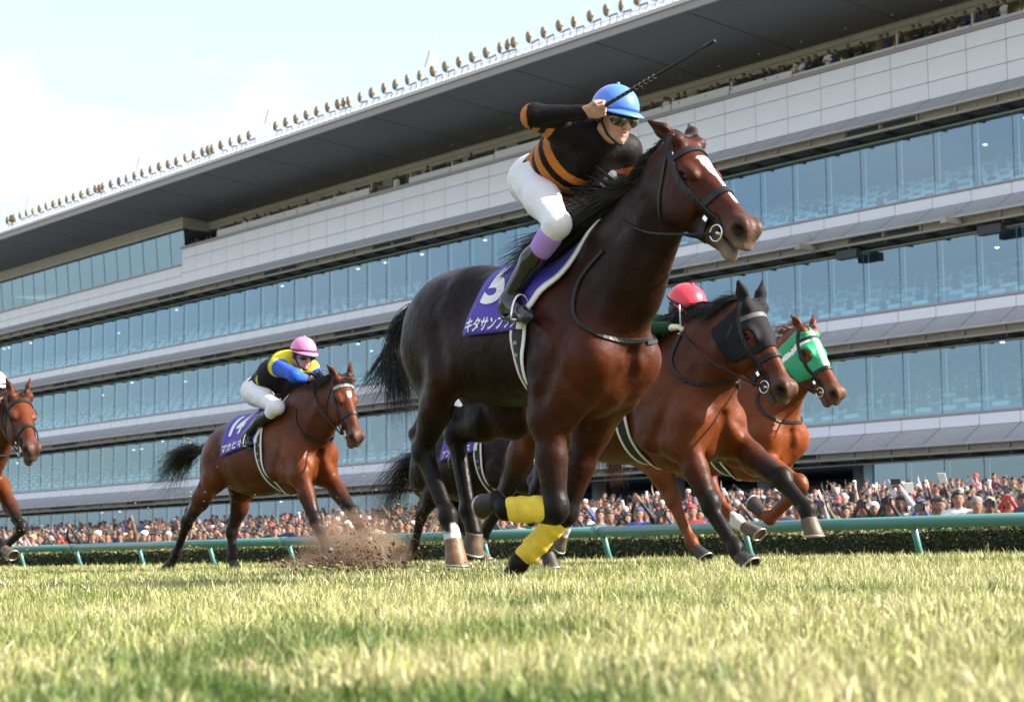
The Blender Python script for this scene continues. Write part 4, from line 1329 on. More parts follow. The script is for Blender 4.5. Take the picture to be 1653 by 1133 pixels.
def cap_mesh(c, f, l, u, r):
    """skull cap with seams, a top button and a peak"""
    V, Fq = [], []
    n, m = 32, 14
    for i in range(m + 1):
        th = math.radians(4 + 92 * i / m)
        for j in range(n):
            a = 2 * math.pi * j / n
            k = 1.0 + .012 * (abs(math.cos(3 * a)) ** 12) * math.sin(th)
            V.append(c + k * (f * math.cos(a) * math.sin(th) * r[0] + l * math.sin(a) * math.sin(th) * r[1] + u * math.cos(th) * r[2]))
    for i in range(m):
        for j in range(n):
            j2 = (j + 1) % n
            Fq.append((i * n + j, (i + 1) * n + j, (i + 1) * n + j2, i * n + j2))
    Fq.append(tuple(range(n)))
    Fq.append(tuple(m * n + j for j in range(n))[::-1])
    return V, Fq

def peak_mesh(c, f, l, u, r, w=.052):
    V, Fq = [], []
    N = 18
    for j in range(N + 1):
        a = math.radians(-88 + 176 * j / N)
        ww = w * max(0.05, math.cos(a)) ** .7
        for k, t in ((0, .0), (.5, .0), (1, .0), (1, -.006), (.5, -.007), (0, -.007)):
            rr = (r[0] * .97 + ww * k, r[1] * .97 + ww * k * .6)
            V.append(c + f * math.cos(a) * rr[0] + l * math.sin(a) * rr[1] - u * (.012 + .030 * k * math.cos(a)) + u * t)
    for j in range(N):
        for k in range(6):
            k2 = (k + 1) % 6
            Fq.append((j * 6 + k, (j + 1) * 6 + k, (j + 1) * 6 + k2, j * 6 + k2))
    return V, Fq

def jockey(fr, J, label, cap_col, silk, vox=.008, whip=None, knee_cuff=None, glove=None, boots_white=False, cap_name='cap', face=(1, -.1, -.12), detail=True, cap_band=True):
    """J: joints in the frame of the running horse: hip, chest, neck, head, r_/l_ shoulder elbow hand knee ankle"""
    root = empty('person', tuple(fr.O), label, 'jockey', 'jockeys riding the race')
    root.rotation_euler = (0, 0, fr.rotz)
    J = {k: np.asarray(v, float) for k, v in J.items()}
    hip, chest, neck, hd = J['hip'], J['chest'], J['neck'], J['head']
    f = unit(np.array([face[0], face[1], face[2]]))
    l = unit(np.cross([0, 0, 1.0], f)); u = np.cross(f, l)
    HX = np.stack([f, l, u])
    Hp = lambda a, b, c_: hd + f * a + l * b + u * c_
    tor = unit(chest - hip)
    tl = unit(np.array([0, 1.0, 0]))
    tv = np.cross(tor, tl)
    TX = np.stack([tor, tl, tv])
    B = Sdf()
    # head
    B.ell(Hp(-.005, 0, .03), (.097, .076, .098), HX, .02, 'skin')
    B.ell(Hp(.028, 0, -.065), (.066, .060, .060), HX, .035, 'skin')
    B.cone(Hp(.052, 0, -.07), Hp(.074, 0, -.112), .042, .020, 1, .02, 'skin', lat=l)
    for s_ in (-1, 1):
        B.ell(Hp(.060, s_ * .040, -.038), (.030, .026, .026), HX, .02, 'skin')
        B.cone(Hp(-.01, s_ * .060, -.06), Hp(.045, s_ * .036, -.108), .022, .014, 1, .02, 'skin')
        B.ell(Hp(-.005, s_ * .077, -.02), (.018, .009, .030), HX, .008, 'skin')
        B.ell(Hp(.082, s_ * .030, .004), (.018, .022, .012), HX, .01, 'skin', True)
        B.ell(Hp(.110, s_ * .012, -.047), (.010, .010, .008), HX, .008, 'skin')
    B.cone(Hp(.090, 0, .006), Hp(.116, 0, -.042), .010, .014, 1, .012, 'skin')
    B.ell(Hp(.086, 0, -.070), (.018, .028, .009), HX, .006, 'lips')
    B.ell(Hp(.084, 0, -.085), (.016, .024, .009), HX, .006, 'lips')
    B.cone(Hp(.100, -.024, -.079), Hp(.100, .024, -.079), .0045, .0045, 1, .004, 'lips', True)
    B.cone(neck, hd + u * -.06 - f * .02, .060, .056, 1, .03, 'skin')
    # bare body under the clothes: one continuous figure
    B.cone(hip, chest, .115, .12, 1.15, .05, 'skin')
    for s_, p in ((-1, 'r_'), (1, 'l_')):
        sh, el, ha, kn, an = [J[p + q] for q in ('shoulder', 'elbow', 'hand', 'knee', 'ankle')]
        hj = hip + tl * s_ * .085 - tv * .0
        B.cone(neck, sh, .05, .045, 1, .04, 'skin')
        B.cone(sh, el, .042, .036, 1, .03, 'skin')
        B.cone(el, ha, .036, .026, 1, .02, 'skin')
        B.cone(hj, kn, .075, .05, 1, .04, 'skin')
        B.cone(kn, an, .05, .035, 1, .02, 'skin')
        B.cone(an, an * .5 + J[p + 'toe'] * .5 + np.array([0, 0, -.03]), .030, .022, 1, .02, 'skin')
    G = B
    if glove is not None: G = Sdf()
    for s_, p in ((-1, 'r_'), (1, 'l_')):
        el, ha = J[p + 'elbow'], J[p + 'hand']
        ar = unit(ha - el)
        ga = unit(J.get(p + 'grip', tl * s_ * -1 + np.array([0, 0, .2])))      # axis of what the hand holds
        ga = unit(ga - ar * (ga @ ar) * .85)
        n_ = unit(np.cross(ar, ga)) * (1 if p == 'l_' else -1)                    # palm side
        if glove is not None: G.cone(el * .25 + ha * .75, ha, .032, .028, 1, .015, 'skin')
        pc = ha + ar * .040
        G.ell(pc, (.048, .040, .021), np.stack([ar, unit(ga), unit(np.cross(ar, ga))]), .015, 'skin')
        gp = pc + ar * .042 + n_ * .020
        for i, (o, L_) in enumerate(zip((-.033, -.011, .011, .032), (.9, 1.0, .97, .82))):
            b0 = pc + ar * .036 + ga * o
            b1 = b0 + (ar * .032 - n_ * .006) * L_ + n_ * .014
            b2 = b1 + (n_ * .030 - ar * .004) * L_
            b3 = b2 + (-ar * .024 + n_ * .002) * L_
            G.cone(b0, b1, .0105, .0098, 1, .006, 'skin'); G.cone(b1, b2, .0098, .0090, 1, .004, 'skin'); G.cone(b2, b3, .0090, .0078, 1, .004, 'skin')
        t0 = pc - ar * .01 + ga * .036
        t1 = t0 + ga * .016 + ar * .026 + n_ * .012
        t2 = t1 + ar * .022 + n_ * .018 - ga * .012
        G.cone(t0, t1, .013, .011, 1, .010, 'skin'); G.cone(t1, t2, .011, .009, 1, .004, 'skin')
        J[p + 'hold'] = gp
    V, Fq = B.skin(min(vox, .006) if detail else vox)
    cc = B.colors(V, dict(coat=(.55, .30, .21), skin=(.55, .30, .21), lips=(.42, .15, .12)), .006)
    part('body', V, Fq, LIPS, root, True, col=cc)
    if glove is not None:
        part('glove', *G.skin(vox), glove, root)
    # hair at the nape
    Hs = Sdf(); Hs.ell(Hp(-.035, 0, -.01), (.075, .078, .075), HX, .02)
    part('hair', *Hs.skin(.01), HAIR, root)
    # jersey
    T = Sdf()
    T.cone(hip + tor * .03, hip * .4 + chest * .6 + tv * .01, .130, .150, 1.22, .06, 'torso')
    T.cone(hip * .4 + chest * .6, chest, .150, .135, 1.28, .06, 'torso')
    T.cone(chest, neck - (neck - chest) * .3, .125, .078, 1.15, .06, 'torso')
    T.ell(hip * .45 + chest * .55 - tv * .045, (.20, .165, .12), TX, .05, 'torso')
    for s_, p in ((-1, 'r_'), (1, 'l_')):
        sh, el, ha = J[p + 'shoulder'], J[p + 'elbow'], J[p + 'hand']
        T.cone(chest + (neck - chest) * .5, sh, .095, .078, 1, .06, 'torso')
        T.ell(sh, (.080, .080, .080), None, .05, 'arm')
        T.cone(sh, el, .070, .060, 1, .04, 'arm')
        T.ell(el, (.060, .060, .060), None, .03, 'arm')
        T.cone(el, ha - unit(ha - el) * .008, .058, .036, 1, .02, 'arm')
        T.cone(ha - unit(ha - el) * .05, ha - unit(ha - el) * .008, .036, .037, 1, .01, 'arm')
    g = np.random.default_rng(8)
    for i_ in range(12):                               # wind folds across the back and chest
        q0 = hip * (1 - i_ / 13) + chest * i_ / 13
        a0 = g.uniform(0, 6.28); r0 = .150
        rad = lambda a: tl * math.sin(a) * r0 * 1.2 + tv * math.cos(a) * r0
        T.cone(q0 + rad(a0), q0 + tor * g.uniform(-.05, .12) + rad(a0 + g.uniform(.5, 1.0)), .015, .009, 1, .022, 'torso')
    V, Fq = T.skin(vox)
    part('jersey', V, Fq, SILK, root, True, col=silk(V, J, tor, tv))
    Cs = Sdf()
    nd = unit(hd - u * .07 - neck)
    for j in range(14):
        a0, a1 = 2 * math.pi * j / 14, 2 * math.pi * (j + 1) / 14
        e1 = unit(np.cross(nd, tl)); e2 = np.cross(nd, e1)
        pp = lambda a: neck + nd * .022 + (e1 * math.cos(a) + e2 * math.sin(a)) * .068
        Cs.cone(pp(a0), pp(a1), .011, .011, 1, .004)
    part('collar', *Cs.skin(.008), WHITE_BAND if detail else SILK_WHITE, root)
    # breeches
    T = Sdf()
    T.ell(hip - tor * .02, (.165, .165, .150), TX, .05)
    T.cone(hip + tor * .02, hip + tor * .075, .135, .125, 1.2, .03)
    for s_, p in ((-1, 'r_'), (1, 'l_')):
        kn, an = J[p + 'knee'], J[p + 'ankle']
        hj = hip + tl * s_ * .09 - tor * .03
        T.cone(hj, hj * .5 + kn * .5 + np.array([0, 0, .008]), .112, .086, 1, .06)
        T.cone(hj * .5 + kn * .5, kn, .086, .060, 1, .05)
        T.ell(kn, (.062, .060, .062), None, .03)
        for i_ in range(5):                             # folds drawn from hip to knee
            q0 = hj * (1 - .16 * i_) + kn * .16 * i_; ua = unit(kn - hj); ub = unit(np.cross(ua, [0, 0, 1.0])); uc = np.cross(ua, ub)
            a0 = 1.1 * i_ + s_; e0 = q0 + (ub * math.cos(a0) + uc * math.sin(a0)) * (.106 - .009 * i_); e1 = q0 + ua * .16 + (ub * math.cos(a0 + .8) + uc * math.sin(a0 + .8)) * (.092 - .009 * i_)
            T.cone(e0, e1, .014, .008, 1, .022)
        T.cone(kn, kn * .78 + an * .22, .064, .056, 1, .03)
    part('breeches', *T.skin(vox), BREECH, root)
    # boots
    for s_, p in ((-1, 'r_'), (1, 'l_')):
        kn, an, to = J[p + 'knee'], J[p + 'ankle'], J[p + 'toe']
        T = Sdf()
        ft = unit(to - an)
        ft = unit(ft * np.array([1, 1, .35]))
        calf = unit(np.cross(unit(an - kn), tl)); calf = calf if calf[0] < 0 else -calf
        T.cone(kn * .74 + an * .26, kn * .5 + an * .5 + calf * .012, .056, .057, 1, .02)
        T.cone(kn * .5 + an * .5 + calf * .012, an, .057, .044, 1, .03)
        hl = an - ft * .045 + np.array([0, 0, -.055])
        T.ell(hl + ft * .01, (.045, .034, .040), None, .03)
        T.cone(an + np.array([0, 0, -.025]), to + np.array([0, 0, -.018]), .052, .036, .85, .03)
        T.ell(to + np.array([0, 0, -.02]), (.045, .040, .028), None, .02)
        bo = part('boot', *T.skin(vox), BOOT, root)
        b = MB(); fl = np.stack([ft, np.cross([0, 0, 1.0], ft), [0, 0, 1.0]])
        b.box(hl * .45 + to * .55 + np.array([0, 0, -.045]), (.12, .030, .007), fl)
        b.build('sole', BLACK_BAND, bo)
        if knee_cuff is not None:
            T = Sdf(); T.cone(kn * .84 + an * .16, kn * .68 + an * .32, .0655, .0600, 1, .01)
            part('knee_cuff', *T.skin(.008), knee_cuff, root)
        # stirrup iron, hung from the saddle
    # cap, peak, strap and goggles
    cc_ = hd + u * .048
    r = (.135, .112, .118)
    cp = part('cap', *cap_mesh(cc_, f, l, u, r), cap_col, root, True)
    part('cap_peak', *peak_mesh(cc_, f, l, u, r), cap_col, cp, True)
    b = MB(); b.tube([cc_ + u * .112, cc_ + u * .128], [.012, .007], 8); b.build('cap_button', cap_col, cp, True)
    band = [cc_ + u * -.004 + f * r[0] * 1.012 * math.cos(t) + l * r[1] * 1.012 * math.sin(t) for t in np.linspace(0, 2 * math.pi, 36, endpoint=False)]
    if cap_band: MB().tube(band, .006, 6, close=True).build('cap_band', BLACK_BAND, cp, True)
    for s_ in (-1, 1):
        MB().tube([Hp(.015, s_ * .094, .04), Hp(.015, s_ * .086, -.03), Hp(.045, s_ * .066, -.09), Hp(.070, s_ * .02, -.130), Hp(.072, 0, -.134)], .0065, 6).build('chin_strap', LEATHER, cp, True)
        E_ = Sdf(); E_.ell(Hp(-.002, s_ * .088, .0), (.030, .012, .045), HX, .01)
        part('ear_pad', *E_.skin(.008), BLACK_BAND, cp)
    T = Sdf()
    for s_ in (-1, 1):
        T.ell(Hp(.086, s_ * .038, -.010), (.036, .047, .038), HX, .012)
    T.ell(Hp(.105, 0, -.034), (.026, .016, .020), HX, .012, 'coat', True)
    gg = part('goggles', *T.skin(.006), GOGGLE, root)
    st = [Hp(.10 * math.cos(t) - .005, .086 * math.sin(t), .010) for t in np.linspace(.75, 2 * math.pi - .75, 22)]
    b = MB(); b.tube(st, .009, 6); b.build('goggle_strap', BLACK_BAND, gg, True)
    return J, root

SILK_WHITE = mat('white_silk', (0.8, 0.8, 0.8), 0.6)

def arm_param(V, J, p):
    sh, el, ha = J[p + 'shoulder'], J[p + 'elbow'], J[p + 'hand']
    def seg(a, b):
        d = b - a; L2 = d @ d
        t = np.clip((V - a) @ d / L2, -.3, 1)
        return t, np.linalg.norm(V - a - np.clip(t, 0, 1)[:, None] * d, axis=1)
    t1, d1 = seg(sh, el); t2, d2 = seg(el, ha)
    return np.where(d1 < d2, t1, 1 + t2), np.minimum(d1, d2)

def paint(V, J, base, tor_fn, arm_fn, tor):
    """hooped racing colours woven into the cloth"""
    hip, chest = J['hip'], J['chest']
    Lt = np.linalg.norm(chest - hip)
    tt = (V - hip) @ tor / Lt
    dt = np.linalg.norm(V - hip - np.clip(tt, 0, 1.05)[:, None] * tor * Lt, axis=1)
    c = np.array([tor_fn(t) for t in tt])
    for p in ('r_', 'l_'):
        a, d = arm_param(V, J, p)
        m = (d < .085) & (a > .12) & (dt > .145)
        if m.any(): c[m] = np.array([arm_fn(t, p) for t in a[m]])
    return c

LEADR = {}
def _lj():
    A = FL.at
    J = dict(hip=A(882, 290, 0), chest=A(950, 236, 0), neck=A(972, 224, 0), head=A(991, 190, 0),
             r_shoulder=A(915, 214, -.17), r_elbow=A(862, 188, -.34), r_hand=A(942, 182, -.22),
             r_knee=A(900, 362, -.26), r_ankle=A(822, 482, -.28), r_toe=A(852, 506, -.31))
    for q in ('shoulder', 'knee', 'ankle', 'toe'):
        J['l_' + q] = J['r_' + q] * np.array([1, -1, 1])
    J['l_shoulder'] = A(1008, 244, .16)
    J['l_elbow'] = A(1018, 284, .26)
    J['l_hand'] = A(1046, 345, .10)
    w0, w1 = A(936, 196, -.205), A(1157, 66, -.16)
    J['r_grip'] = w1 - w0
    return J, w0, w1
JL, _w0, _w1 = _lj()
ORANGE, BLK = np.array([.50, .17, .030]), np.array([.0065, .0052, .006])
def silk_lead(V, J, tor, tv):
    def tf(t):
        for a, b in ((.17, .31), (.42, .56), (.67, .80)):
            if a < t < b: return ORANGE
        return BLK
    def af(t, p):
        for a, b in ((.45, .62), (.78, .95)) if p == 'r_' else ((.30, .62), (.86, 1.9)):
            if a < t < b: return ORANGE
        return BLK
    return paint(V, J, BLK, tf, af, tor)
BLUE_CAP = mat('blue_cap_cloth', (0.075, 0.20, 0.70), 0.35, coat=0.25, bump=(30, 0.2, 0.004))
LILAC = mat('lilac_cuff', (0.40, 0.22, 0.62), 0.6)
JL, _rl = jockey(FL, JL, 'jockey in a blue cap and black silks with orange hoops, whip raised', BLUE_CAP, silk_lead, .0065, knee_cuff=LILAC, face=(1, -.05, -.22), cap_band=False)
_ax = unit(_w1 - _w0)
_g = JL['r_hold']
_s = (_g - _w0) @ _ax
_sh = (_g - (_w0 + _ax * _s))
wr = empty('whip', tuple(FL.O), 'long black whip held high in the hand of the blue-capped jockey', 'whip')
wr.rotation_euler = (0, 0, FL.rotz)
_p = [_w0 + _sh + _ax * np.linalg.norm(_w1 - _w0) * .89 * t for t in np.linspace(0, 1, 14)]
MB().tube(_p[2:], list(np.linspace(.0105, .0055, 12)), 8).build('shaft', LEATHER, wr, True)
MB().tube(_p[:4], [.013, .014, .013, .011], 8).build('grip', BLACK_BAND, wr, True)
MB().tube([_p[-1], _p[-1] + _ax * .07], [.009, .011], 6).build('tip_flap', LEATHER, wr, True)
for _t in np.linspace(.3, .62, 9):
    MB().tube([_w0 + _sh + _ax * .8 * _t, _w0 + _sh + _ax * (.8 * _t + .006)], .0112, 8).build('binding', mat('grey_binding', (.12, .12, .12), .5) if _t < .31 else bpy.data.materials['grey_binding'], wr, True)

# ------------------------------------------------------------------ the rest of the field
def on_body(h, x, y):
    o, d = h['fr'].ray(x, y)
    hit = h['bv'].ray_cast(Vector(o), Vector(d))
    return None if hit[0] is None else np.array(hit[0])

def body_strap(h, name, px, w, t, m=None, mirror=False, lift=None, parent=None):
    pts = [p for p in (on_body(h, *q) for q in px) if p is not None]
    if mirror: pts = pts + [p * np.array([1, -1, 1]) for p in pts[::-1]][1:]
    V, Fq = strap(h['bv'], pts, w, t, lift=lift)
    return part(name, V, Fq, m or LEATHER, parent or h['root'], False)

def hood(h, m, s1=.34, edge=None, edge_m=None, ears=True):
    """close-fitting cloth hood over the head with holes for the eyes"""
    me = [c for c in h['root'].children if c.name.startswith('body')][0].data
    n = len(me.vertices)
    V = np.empty(n * 3, np.float32); me.vertices.foreach_get('co', V); V = V.reshape(-1, 3).astype(float)
    N = np.empty(n * 3, np.float32); me.vertices.foreach_get('normal', N); N = N.reshape(-1, 3).astype(float)
    Fq = np.empty(len(me.polygons) * 4, np.int32); me.loops.foreach_get('vertex_index', Fq); Fq = Fq.reshape(-1, 4)
    q = (V - h['po']) @ np.stack([h['a'], h['lat'], h['v']]).T / h['hs']
    eye = np.sqrt((q[:, 0] - .215) ** 2 + (q[:, 2] + .062) ** 2)
    ins = (q[:, 0] > -.01) & (q[:, 0] < s1 + .35 * np.minimum(0, q[:, 2] + .05)) & (q[:, 2] > -.26) & (eye > .050)
    isear = (q[:, 2] > .035) & (np.abs(q[:, 1]) > .02) & (q[:, 0] < .05) & (q[:, 2] < .25) | ((q[:, 0] < .03) & (q[:, 0] > -.16) & (q[:, 2] > .0) & (np.abs(q[:, 1]) > .045))
    ins = ins | (isear if ears else False)
    if not ears: ins &= ~isear
    f = Fq[ins[Fq].all(1)]
    idx = np.unique(f); re_ = np.full(n, -1); re_[idx] = np.arange(len(idx))
    mats = [m] + ([edge_m] if edge_m else [])
    mi = None
    if edge_m:
        c = q[f].mean(1)
        mi = edge(c).astype(np.int32)
    Vo = V[idx] + N[idx] * .007
    fr_ = re_[f]
    ed = np.sort(np.concatenate([fr_[:, [0, 1]], fr_[:, [1, 2]], fr_[:, [2, 3]], fr_[:, [3, 0]]]), 1)
    uq, ct = np.unique(ed, axis=0, return_counts=True)
    be = uq[ct == 1]
    for _ in range(10):
        ac = np.zeros_like(Vo); w_ = np.zeros(len(Vo))
        for a_, b_ in ((0, 1), (1, 0)):
            np.add.at(ac, be[:, a_], Vo[be[:, b_]]); np.add.at(w_, be[:, a_], 1)
        k_ = w_ > 0
        Vo[k_] = Vo[k_] * .5 + ac[k_] / w_[k_, None] * .5
    o = part('hood', Vo, re_[f], mats, h['root'], True, mi=mi)
    md = o.modifiers.new('thickness', 'SOLIDIFY'); md.thickness = .004
    return o

def reins(h, J, m=None, sag=.06):
    for s_, p in ((-1, 'r_'), (1, 'l_')):
        b0 = h['H'](.50, s_ * .075, -.15)
        e = J[p + 'hold'] if isinstance(J, dict) else J
        P = []
        for t in np.linspace(0, 1, 12):
            q = b0 * (1 - t) + e * t
            q = q + np.array([0, s_ * .10 * math.sin(math.pi * t), -sag * math.sin(math.pi * t)])
            co, no, _, d = h['bv'].find_nearest(Vector(q))
            nn = np.array(no); dist = (q - np.array(co)) @ nn
            if dist < .012: q = np.array(co) + nn * .012
            P.append(q)
        MB().tube(P, .0075, 6).build('rein', m or LEATHER, h['root'], True)

def rider_on(h, **px):
    """a crouched jockey over the withers of horse h; joints given as photo points override the usual seat"""
    K, A = h['K'], h['A']
    J = dict(hip=K(-.46, 0, .26), chest=K(-.10, 0, .40), neck=K(.02, 0, .42), head=K(.13, 0, .52),
             r_shoulder=K(-.06, -.17, .39), r_elbow=K(.13, -.27, .18), r_hand=K(.33, -.09, .13),
             r_knee=K(-.12, -.27, .02), r_ankle=K(-.36, -.30, -.36), r_toe=K(-.20, -.33, -.42))
    for q in ('shoulder', 'elbow', 'hand', 'knee', 'ankle', 'toe'):
        J['l_' + q] = J['r_' + q] * np.array([1, -1, 1])
    for k_, v in px.items():
        J[k_] = A(v)
        if k_.startswith('r_') and 'l_' + k_[2:] not in px: J['l_' + k_[2:]] = J[k_] * np.array([1, -1, 1])
    return J

def flat(c): 
    c = np.array(c, float)
    return lambda V, J, tor, tv: np.tile(c, (len(V), 1))

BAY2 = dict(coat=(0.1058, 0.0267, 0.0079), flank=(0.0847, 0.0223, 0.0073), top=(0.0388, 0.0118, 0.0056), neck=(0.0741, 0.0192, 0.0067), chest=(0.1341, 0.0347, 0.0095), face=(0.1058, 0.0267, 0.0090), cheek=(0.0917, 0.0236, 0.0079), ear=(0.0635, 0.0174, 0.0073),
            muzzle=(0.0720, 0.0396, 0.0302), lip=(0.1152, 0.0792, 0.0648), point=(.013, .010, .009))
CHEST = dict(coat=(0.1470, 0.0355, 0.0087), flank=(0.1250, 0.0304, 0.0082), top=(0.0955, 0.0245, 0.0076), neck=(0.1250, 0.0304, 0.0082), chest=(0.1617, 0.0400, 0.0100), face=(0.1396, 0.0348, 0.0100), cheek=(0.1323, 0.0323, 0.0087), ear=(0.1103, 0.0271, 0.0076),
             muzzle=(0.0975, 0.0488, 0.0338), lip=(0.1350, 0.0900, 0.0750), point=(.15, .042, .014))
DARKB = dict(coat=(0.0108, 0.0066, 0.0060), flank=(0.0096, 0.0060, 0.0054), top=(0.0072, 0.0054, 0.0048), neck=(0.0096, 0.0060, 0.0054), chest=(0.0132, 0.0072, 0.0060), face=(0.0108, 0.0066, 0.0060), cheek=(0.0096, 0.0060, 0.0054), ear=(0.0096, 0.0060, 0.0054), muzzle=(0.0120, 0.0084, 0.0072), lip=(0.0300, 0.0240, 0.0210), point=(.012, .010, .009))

# lead: loose straps, reins, saddle and irons
bd_ = [c for c in lead['root'].children if c.name.startswith('headpiece')][0]
def ring_strap(h, x, z0, z1, w, name, off=.006, drop=0.0):
    """strap hung round the base of the neck and over the breast"""
    pts = []
    for t in np.linspace(0, math.pi, 15):
        c = h['K'](x + z1 * (1 - math.cos(t)) / 2, 0, z0 - drop * (1 - math.cos(t)) / 2)
        d = np.array([0, -math.sin(t), math.cos(t)])
        hit = h['bv'].ray_cast(Vector(c + d * .9), Vector(-d))
        if hit[0] is None: continue
        pts.append(np.array(hit[0]) + d * off)
    pts = pts + [p * np.array([1, -1, 1]) for p in pts[::-1]][1:]
    V, Fq = strap(h['bv'], pts, w, .006)
    return part(name, V, Fq, LEATHER, h['root'], False)

def breast_strap(h, px, w=.022):
    pts = [p for p in (on_body(h, *q) for q in px) if p is not None]
    pts += [p * np.array([1, -1, 1]) for p in pts[::-1] if p[1] < -.03]
    V, Fq = strap(h['bv'], pts, w, .007, out=.006)
    return part('neck_strap', V, Fq, LEATHER, h['root'], False)
breast_strap(lead, [(975, 405), (938, 450), (926, 490), (933, 520), (965, 541), (1000, 549), (1030, 549), (1048, 545)])
reins(lead, dict(r_hold=JL['l_hold'] * np.array([1, -.6, 1]) + np.array([.0, 0, -.02]), l_hold=JL['l_hold']), sag=.03)

def saddle(h, J, wd=.17):
    S = Sdf()
    K = h['K']
    S.cone(K(-.17, 0, .03), K(.0, 0, .045), .05, .05, 2.6, .05)
    for s_ in (-1, 1):
        S.cone(K(-.12, s_ * .13, .0), K(-.10, s_ * .27, -.24), .035, .028, 1, .05)
    o = part('saddle', *S.skin(.014), LEATHER, h['root'])
    for s_, p in ((-1, 'r_'), (1, 'l_')):
        an, to = J[p + 'ankle'], J[p + 'toe']
        m_ = an * .35 + to * .65 + np.array([0, 0, -.055])
        top = K(-.10, s_ * .27, -.20)
        ft = unit((to - an) * np.array([1, 1, .2])); sd = np.cross([0, 0, 1.0], ft)
        ring = [m_ + sd * .058 * math.cos(t) + np.array([0, 0, 1.0]) * (max(0, math.sin(t)) * .13 - .005) for t in np.linspace(-.4, math.pi + .4, 14)]
        MB().tube(ring, .006, 6, close=True).build('stirrup', STEEL, o, True)
        MB().tube([m_ + np.array([0, 0, .125]), top], .010, 6).build('stirrup_leather', LEATHER, o, True)
    return o
saddle(lead, JL)

# the bay in a black hood, red-capped jockey
FR_ = Frame(1.15, 11.3)
red = build_horse(dict(fr=FR_, label='bay horse in a black hood with black legs, second in the race', vox=.0115, leg=1.15, rough=.33,
    W=(1066, 548), C=(944, 558), neck=[((1104, 520), (1163, 632)), ((1142, 503), (1180, 606)), ((1174, 494), (1200, 594))],
    poll=(1210, 494), muz=(1284, 630), mouth=.004, ears=((-.80, .42, .50), (-.80, .30, .42)),
    nf=[(1104, 712, -.18), (1146, 814, -.14), (1187, 884, -.12), (1194, 899, -.12), (1211, 915, -.12)],
    ff=[(1176, 706, .18), (1262, 774, .15), (1303, 822, .13), (1306, 838, .13), (1311, 866, .13)],
    nh=[(866, 668, -.20), (815, 800, -.13), (778, 866, -.12), (770, 876, -.12), (756, 889, -.12)],
    fh=[(905, 690, .19), (868, 795, .12), (882, 880, .10), (884, 895, .10), (890, 919, .10)],
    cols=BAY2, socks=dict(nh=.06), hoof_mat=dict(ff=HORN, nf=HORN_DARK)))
HOODB = mat('black_hood_cloth', (.012, .012, .014), .8, spec=.2, bump=(90, .25, .003))
hood(red, HOODB, .33)
bridle(red, m_brow=mat('grey_webbing', (.09, .088, .085), .6))
mane(red, 1600, (-.75, -.42, .02), .26, 11, r=.0052)
tail(red, [(868, 610), (835, 640), (845, 700), (835, 730)], 300, .08, 15)
girth(red, -.12, phi0=1.0)
breast_strap(red, [(1100, 540), (1085, 575), (1090, 600), (1115, 617), (1150, 621), (1172, 615)])
DGREEN = np.array([.012, .05, .025])
RED_CAP = mat('red_cap_cloth', (0.72, 0.035, 0.06), 0.35, coat=0.2, bump=(30, 0.2, 0.004))
JR = rider_on(red, head=(1105, 500, 0), neck=(1074, 535, 0), chest=(1048, 540, 0), r_shoulder=(1035, 548, -.16), l_shoulder=(1076, 545, .14), r_hand=(1080, 529, -.15), r_elbow=(1008, 532, -.24), l_hand=(1094, 540, .10), l_elbow=(1085, 560, .22))
JR, _ = jockey(FR_, JR, 'jockey in a red cap crouched behind the neck of the black-hooded bay', RED_CAP, flat(DGREEN), .010, glove=GLOVE, face=(1, 0, -.5))
reins(red, JR, sag=.02); saddle(red, JR)
wr2 = empty('whip', tuple(FR_.O), 'thin whip held upright by the red-capped jockey', 'whip')
wr2.rotation_euler = (0, 0, FR_.rotz)
MB().tube([JR['r_hold'], JR['r_hold'] + np.array([-.01, 0, .16])], [.007, .005], 6).build('shaft', mat('white_whip', (.6, .6, .6), .5), wr2, True)
MB().tube([JR['r_hold'] + np.array([.01, 0, -.06]), JR['r_hold']], [.009, .009], 6).build('grip', BLACK_BAND, wr2, True)

# the chestnut in a green hood
FG = Frame(2.0, 13.6)
grn = build_horse(dict(fr=FG, label='chestnut horse in a green and white hood, farthest to the right', vox=.013, leg=1.15, rough=.33, leg_tag='point',
    W=(1186, 600), C=(1080, 612), neck=[((1216, 580), (1262, 682)), ((1246, 560), (1281, 646)), ((1272, 545), (1298, 628))],
    poll=(1300, 534), muz=(1363, 636), mouth=.003, ears=((-.95, .45, .12), (-.9, .4, .3)),
    nf=[(1222, 742, -.17), (1290, 782, -.15), (1243, 836, -.16), (1232, 830, -.16), (1213, 815, -.16)],
    ff=[(1236, 735, .17), (1262, 774, .13), (1296, 818, .10), (1301, 834, .10), (1306, 856, .10)],
    nh=[(1050, 722, -.20), (1086, 806, -.13), (1116, 874, -.12), (1124, 887, -.12), (1138, 903, -.12)],
    fh=[(1118, 735, .19), (1158, 810, .13), (1190, 842, .11), (1202, 851, .11), (1225, 866, .11)],
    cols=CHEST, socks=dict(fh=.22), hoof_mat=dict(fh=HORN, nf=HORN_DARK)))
HOODG = mat('green_hood_cloth', (.012, .30, .13), .55, bump=(60, .25, .004))
hood(grn, HOODG, .40, edge=lambda c: (((c[:, 2] < .02) & (np.abs(c[:, 0] - .11 + .0 * c[:, 2]) < .022)) | ((np.abs(c[:, 1] + .01) < .022) & (c[:, 2] > -.05) & (c[:, 0] > .05) & (c[:, 0] < .36))), edge_m=WHITE_BAND, ears=False)
bridle(grn)
mane(grn, 260, (-.8, -.25, .2), .22, 21, m=HAIR_RED)
tail(grn, [(1008, 690), (985, 705), (985, 740), (990, 775)], 320, .10, 25, m=HAIR_RED, r=.004)
girth(grn, -.10, phi0=1.0)
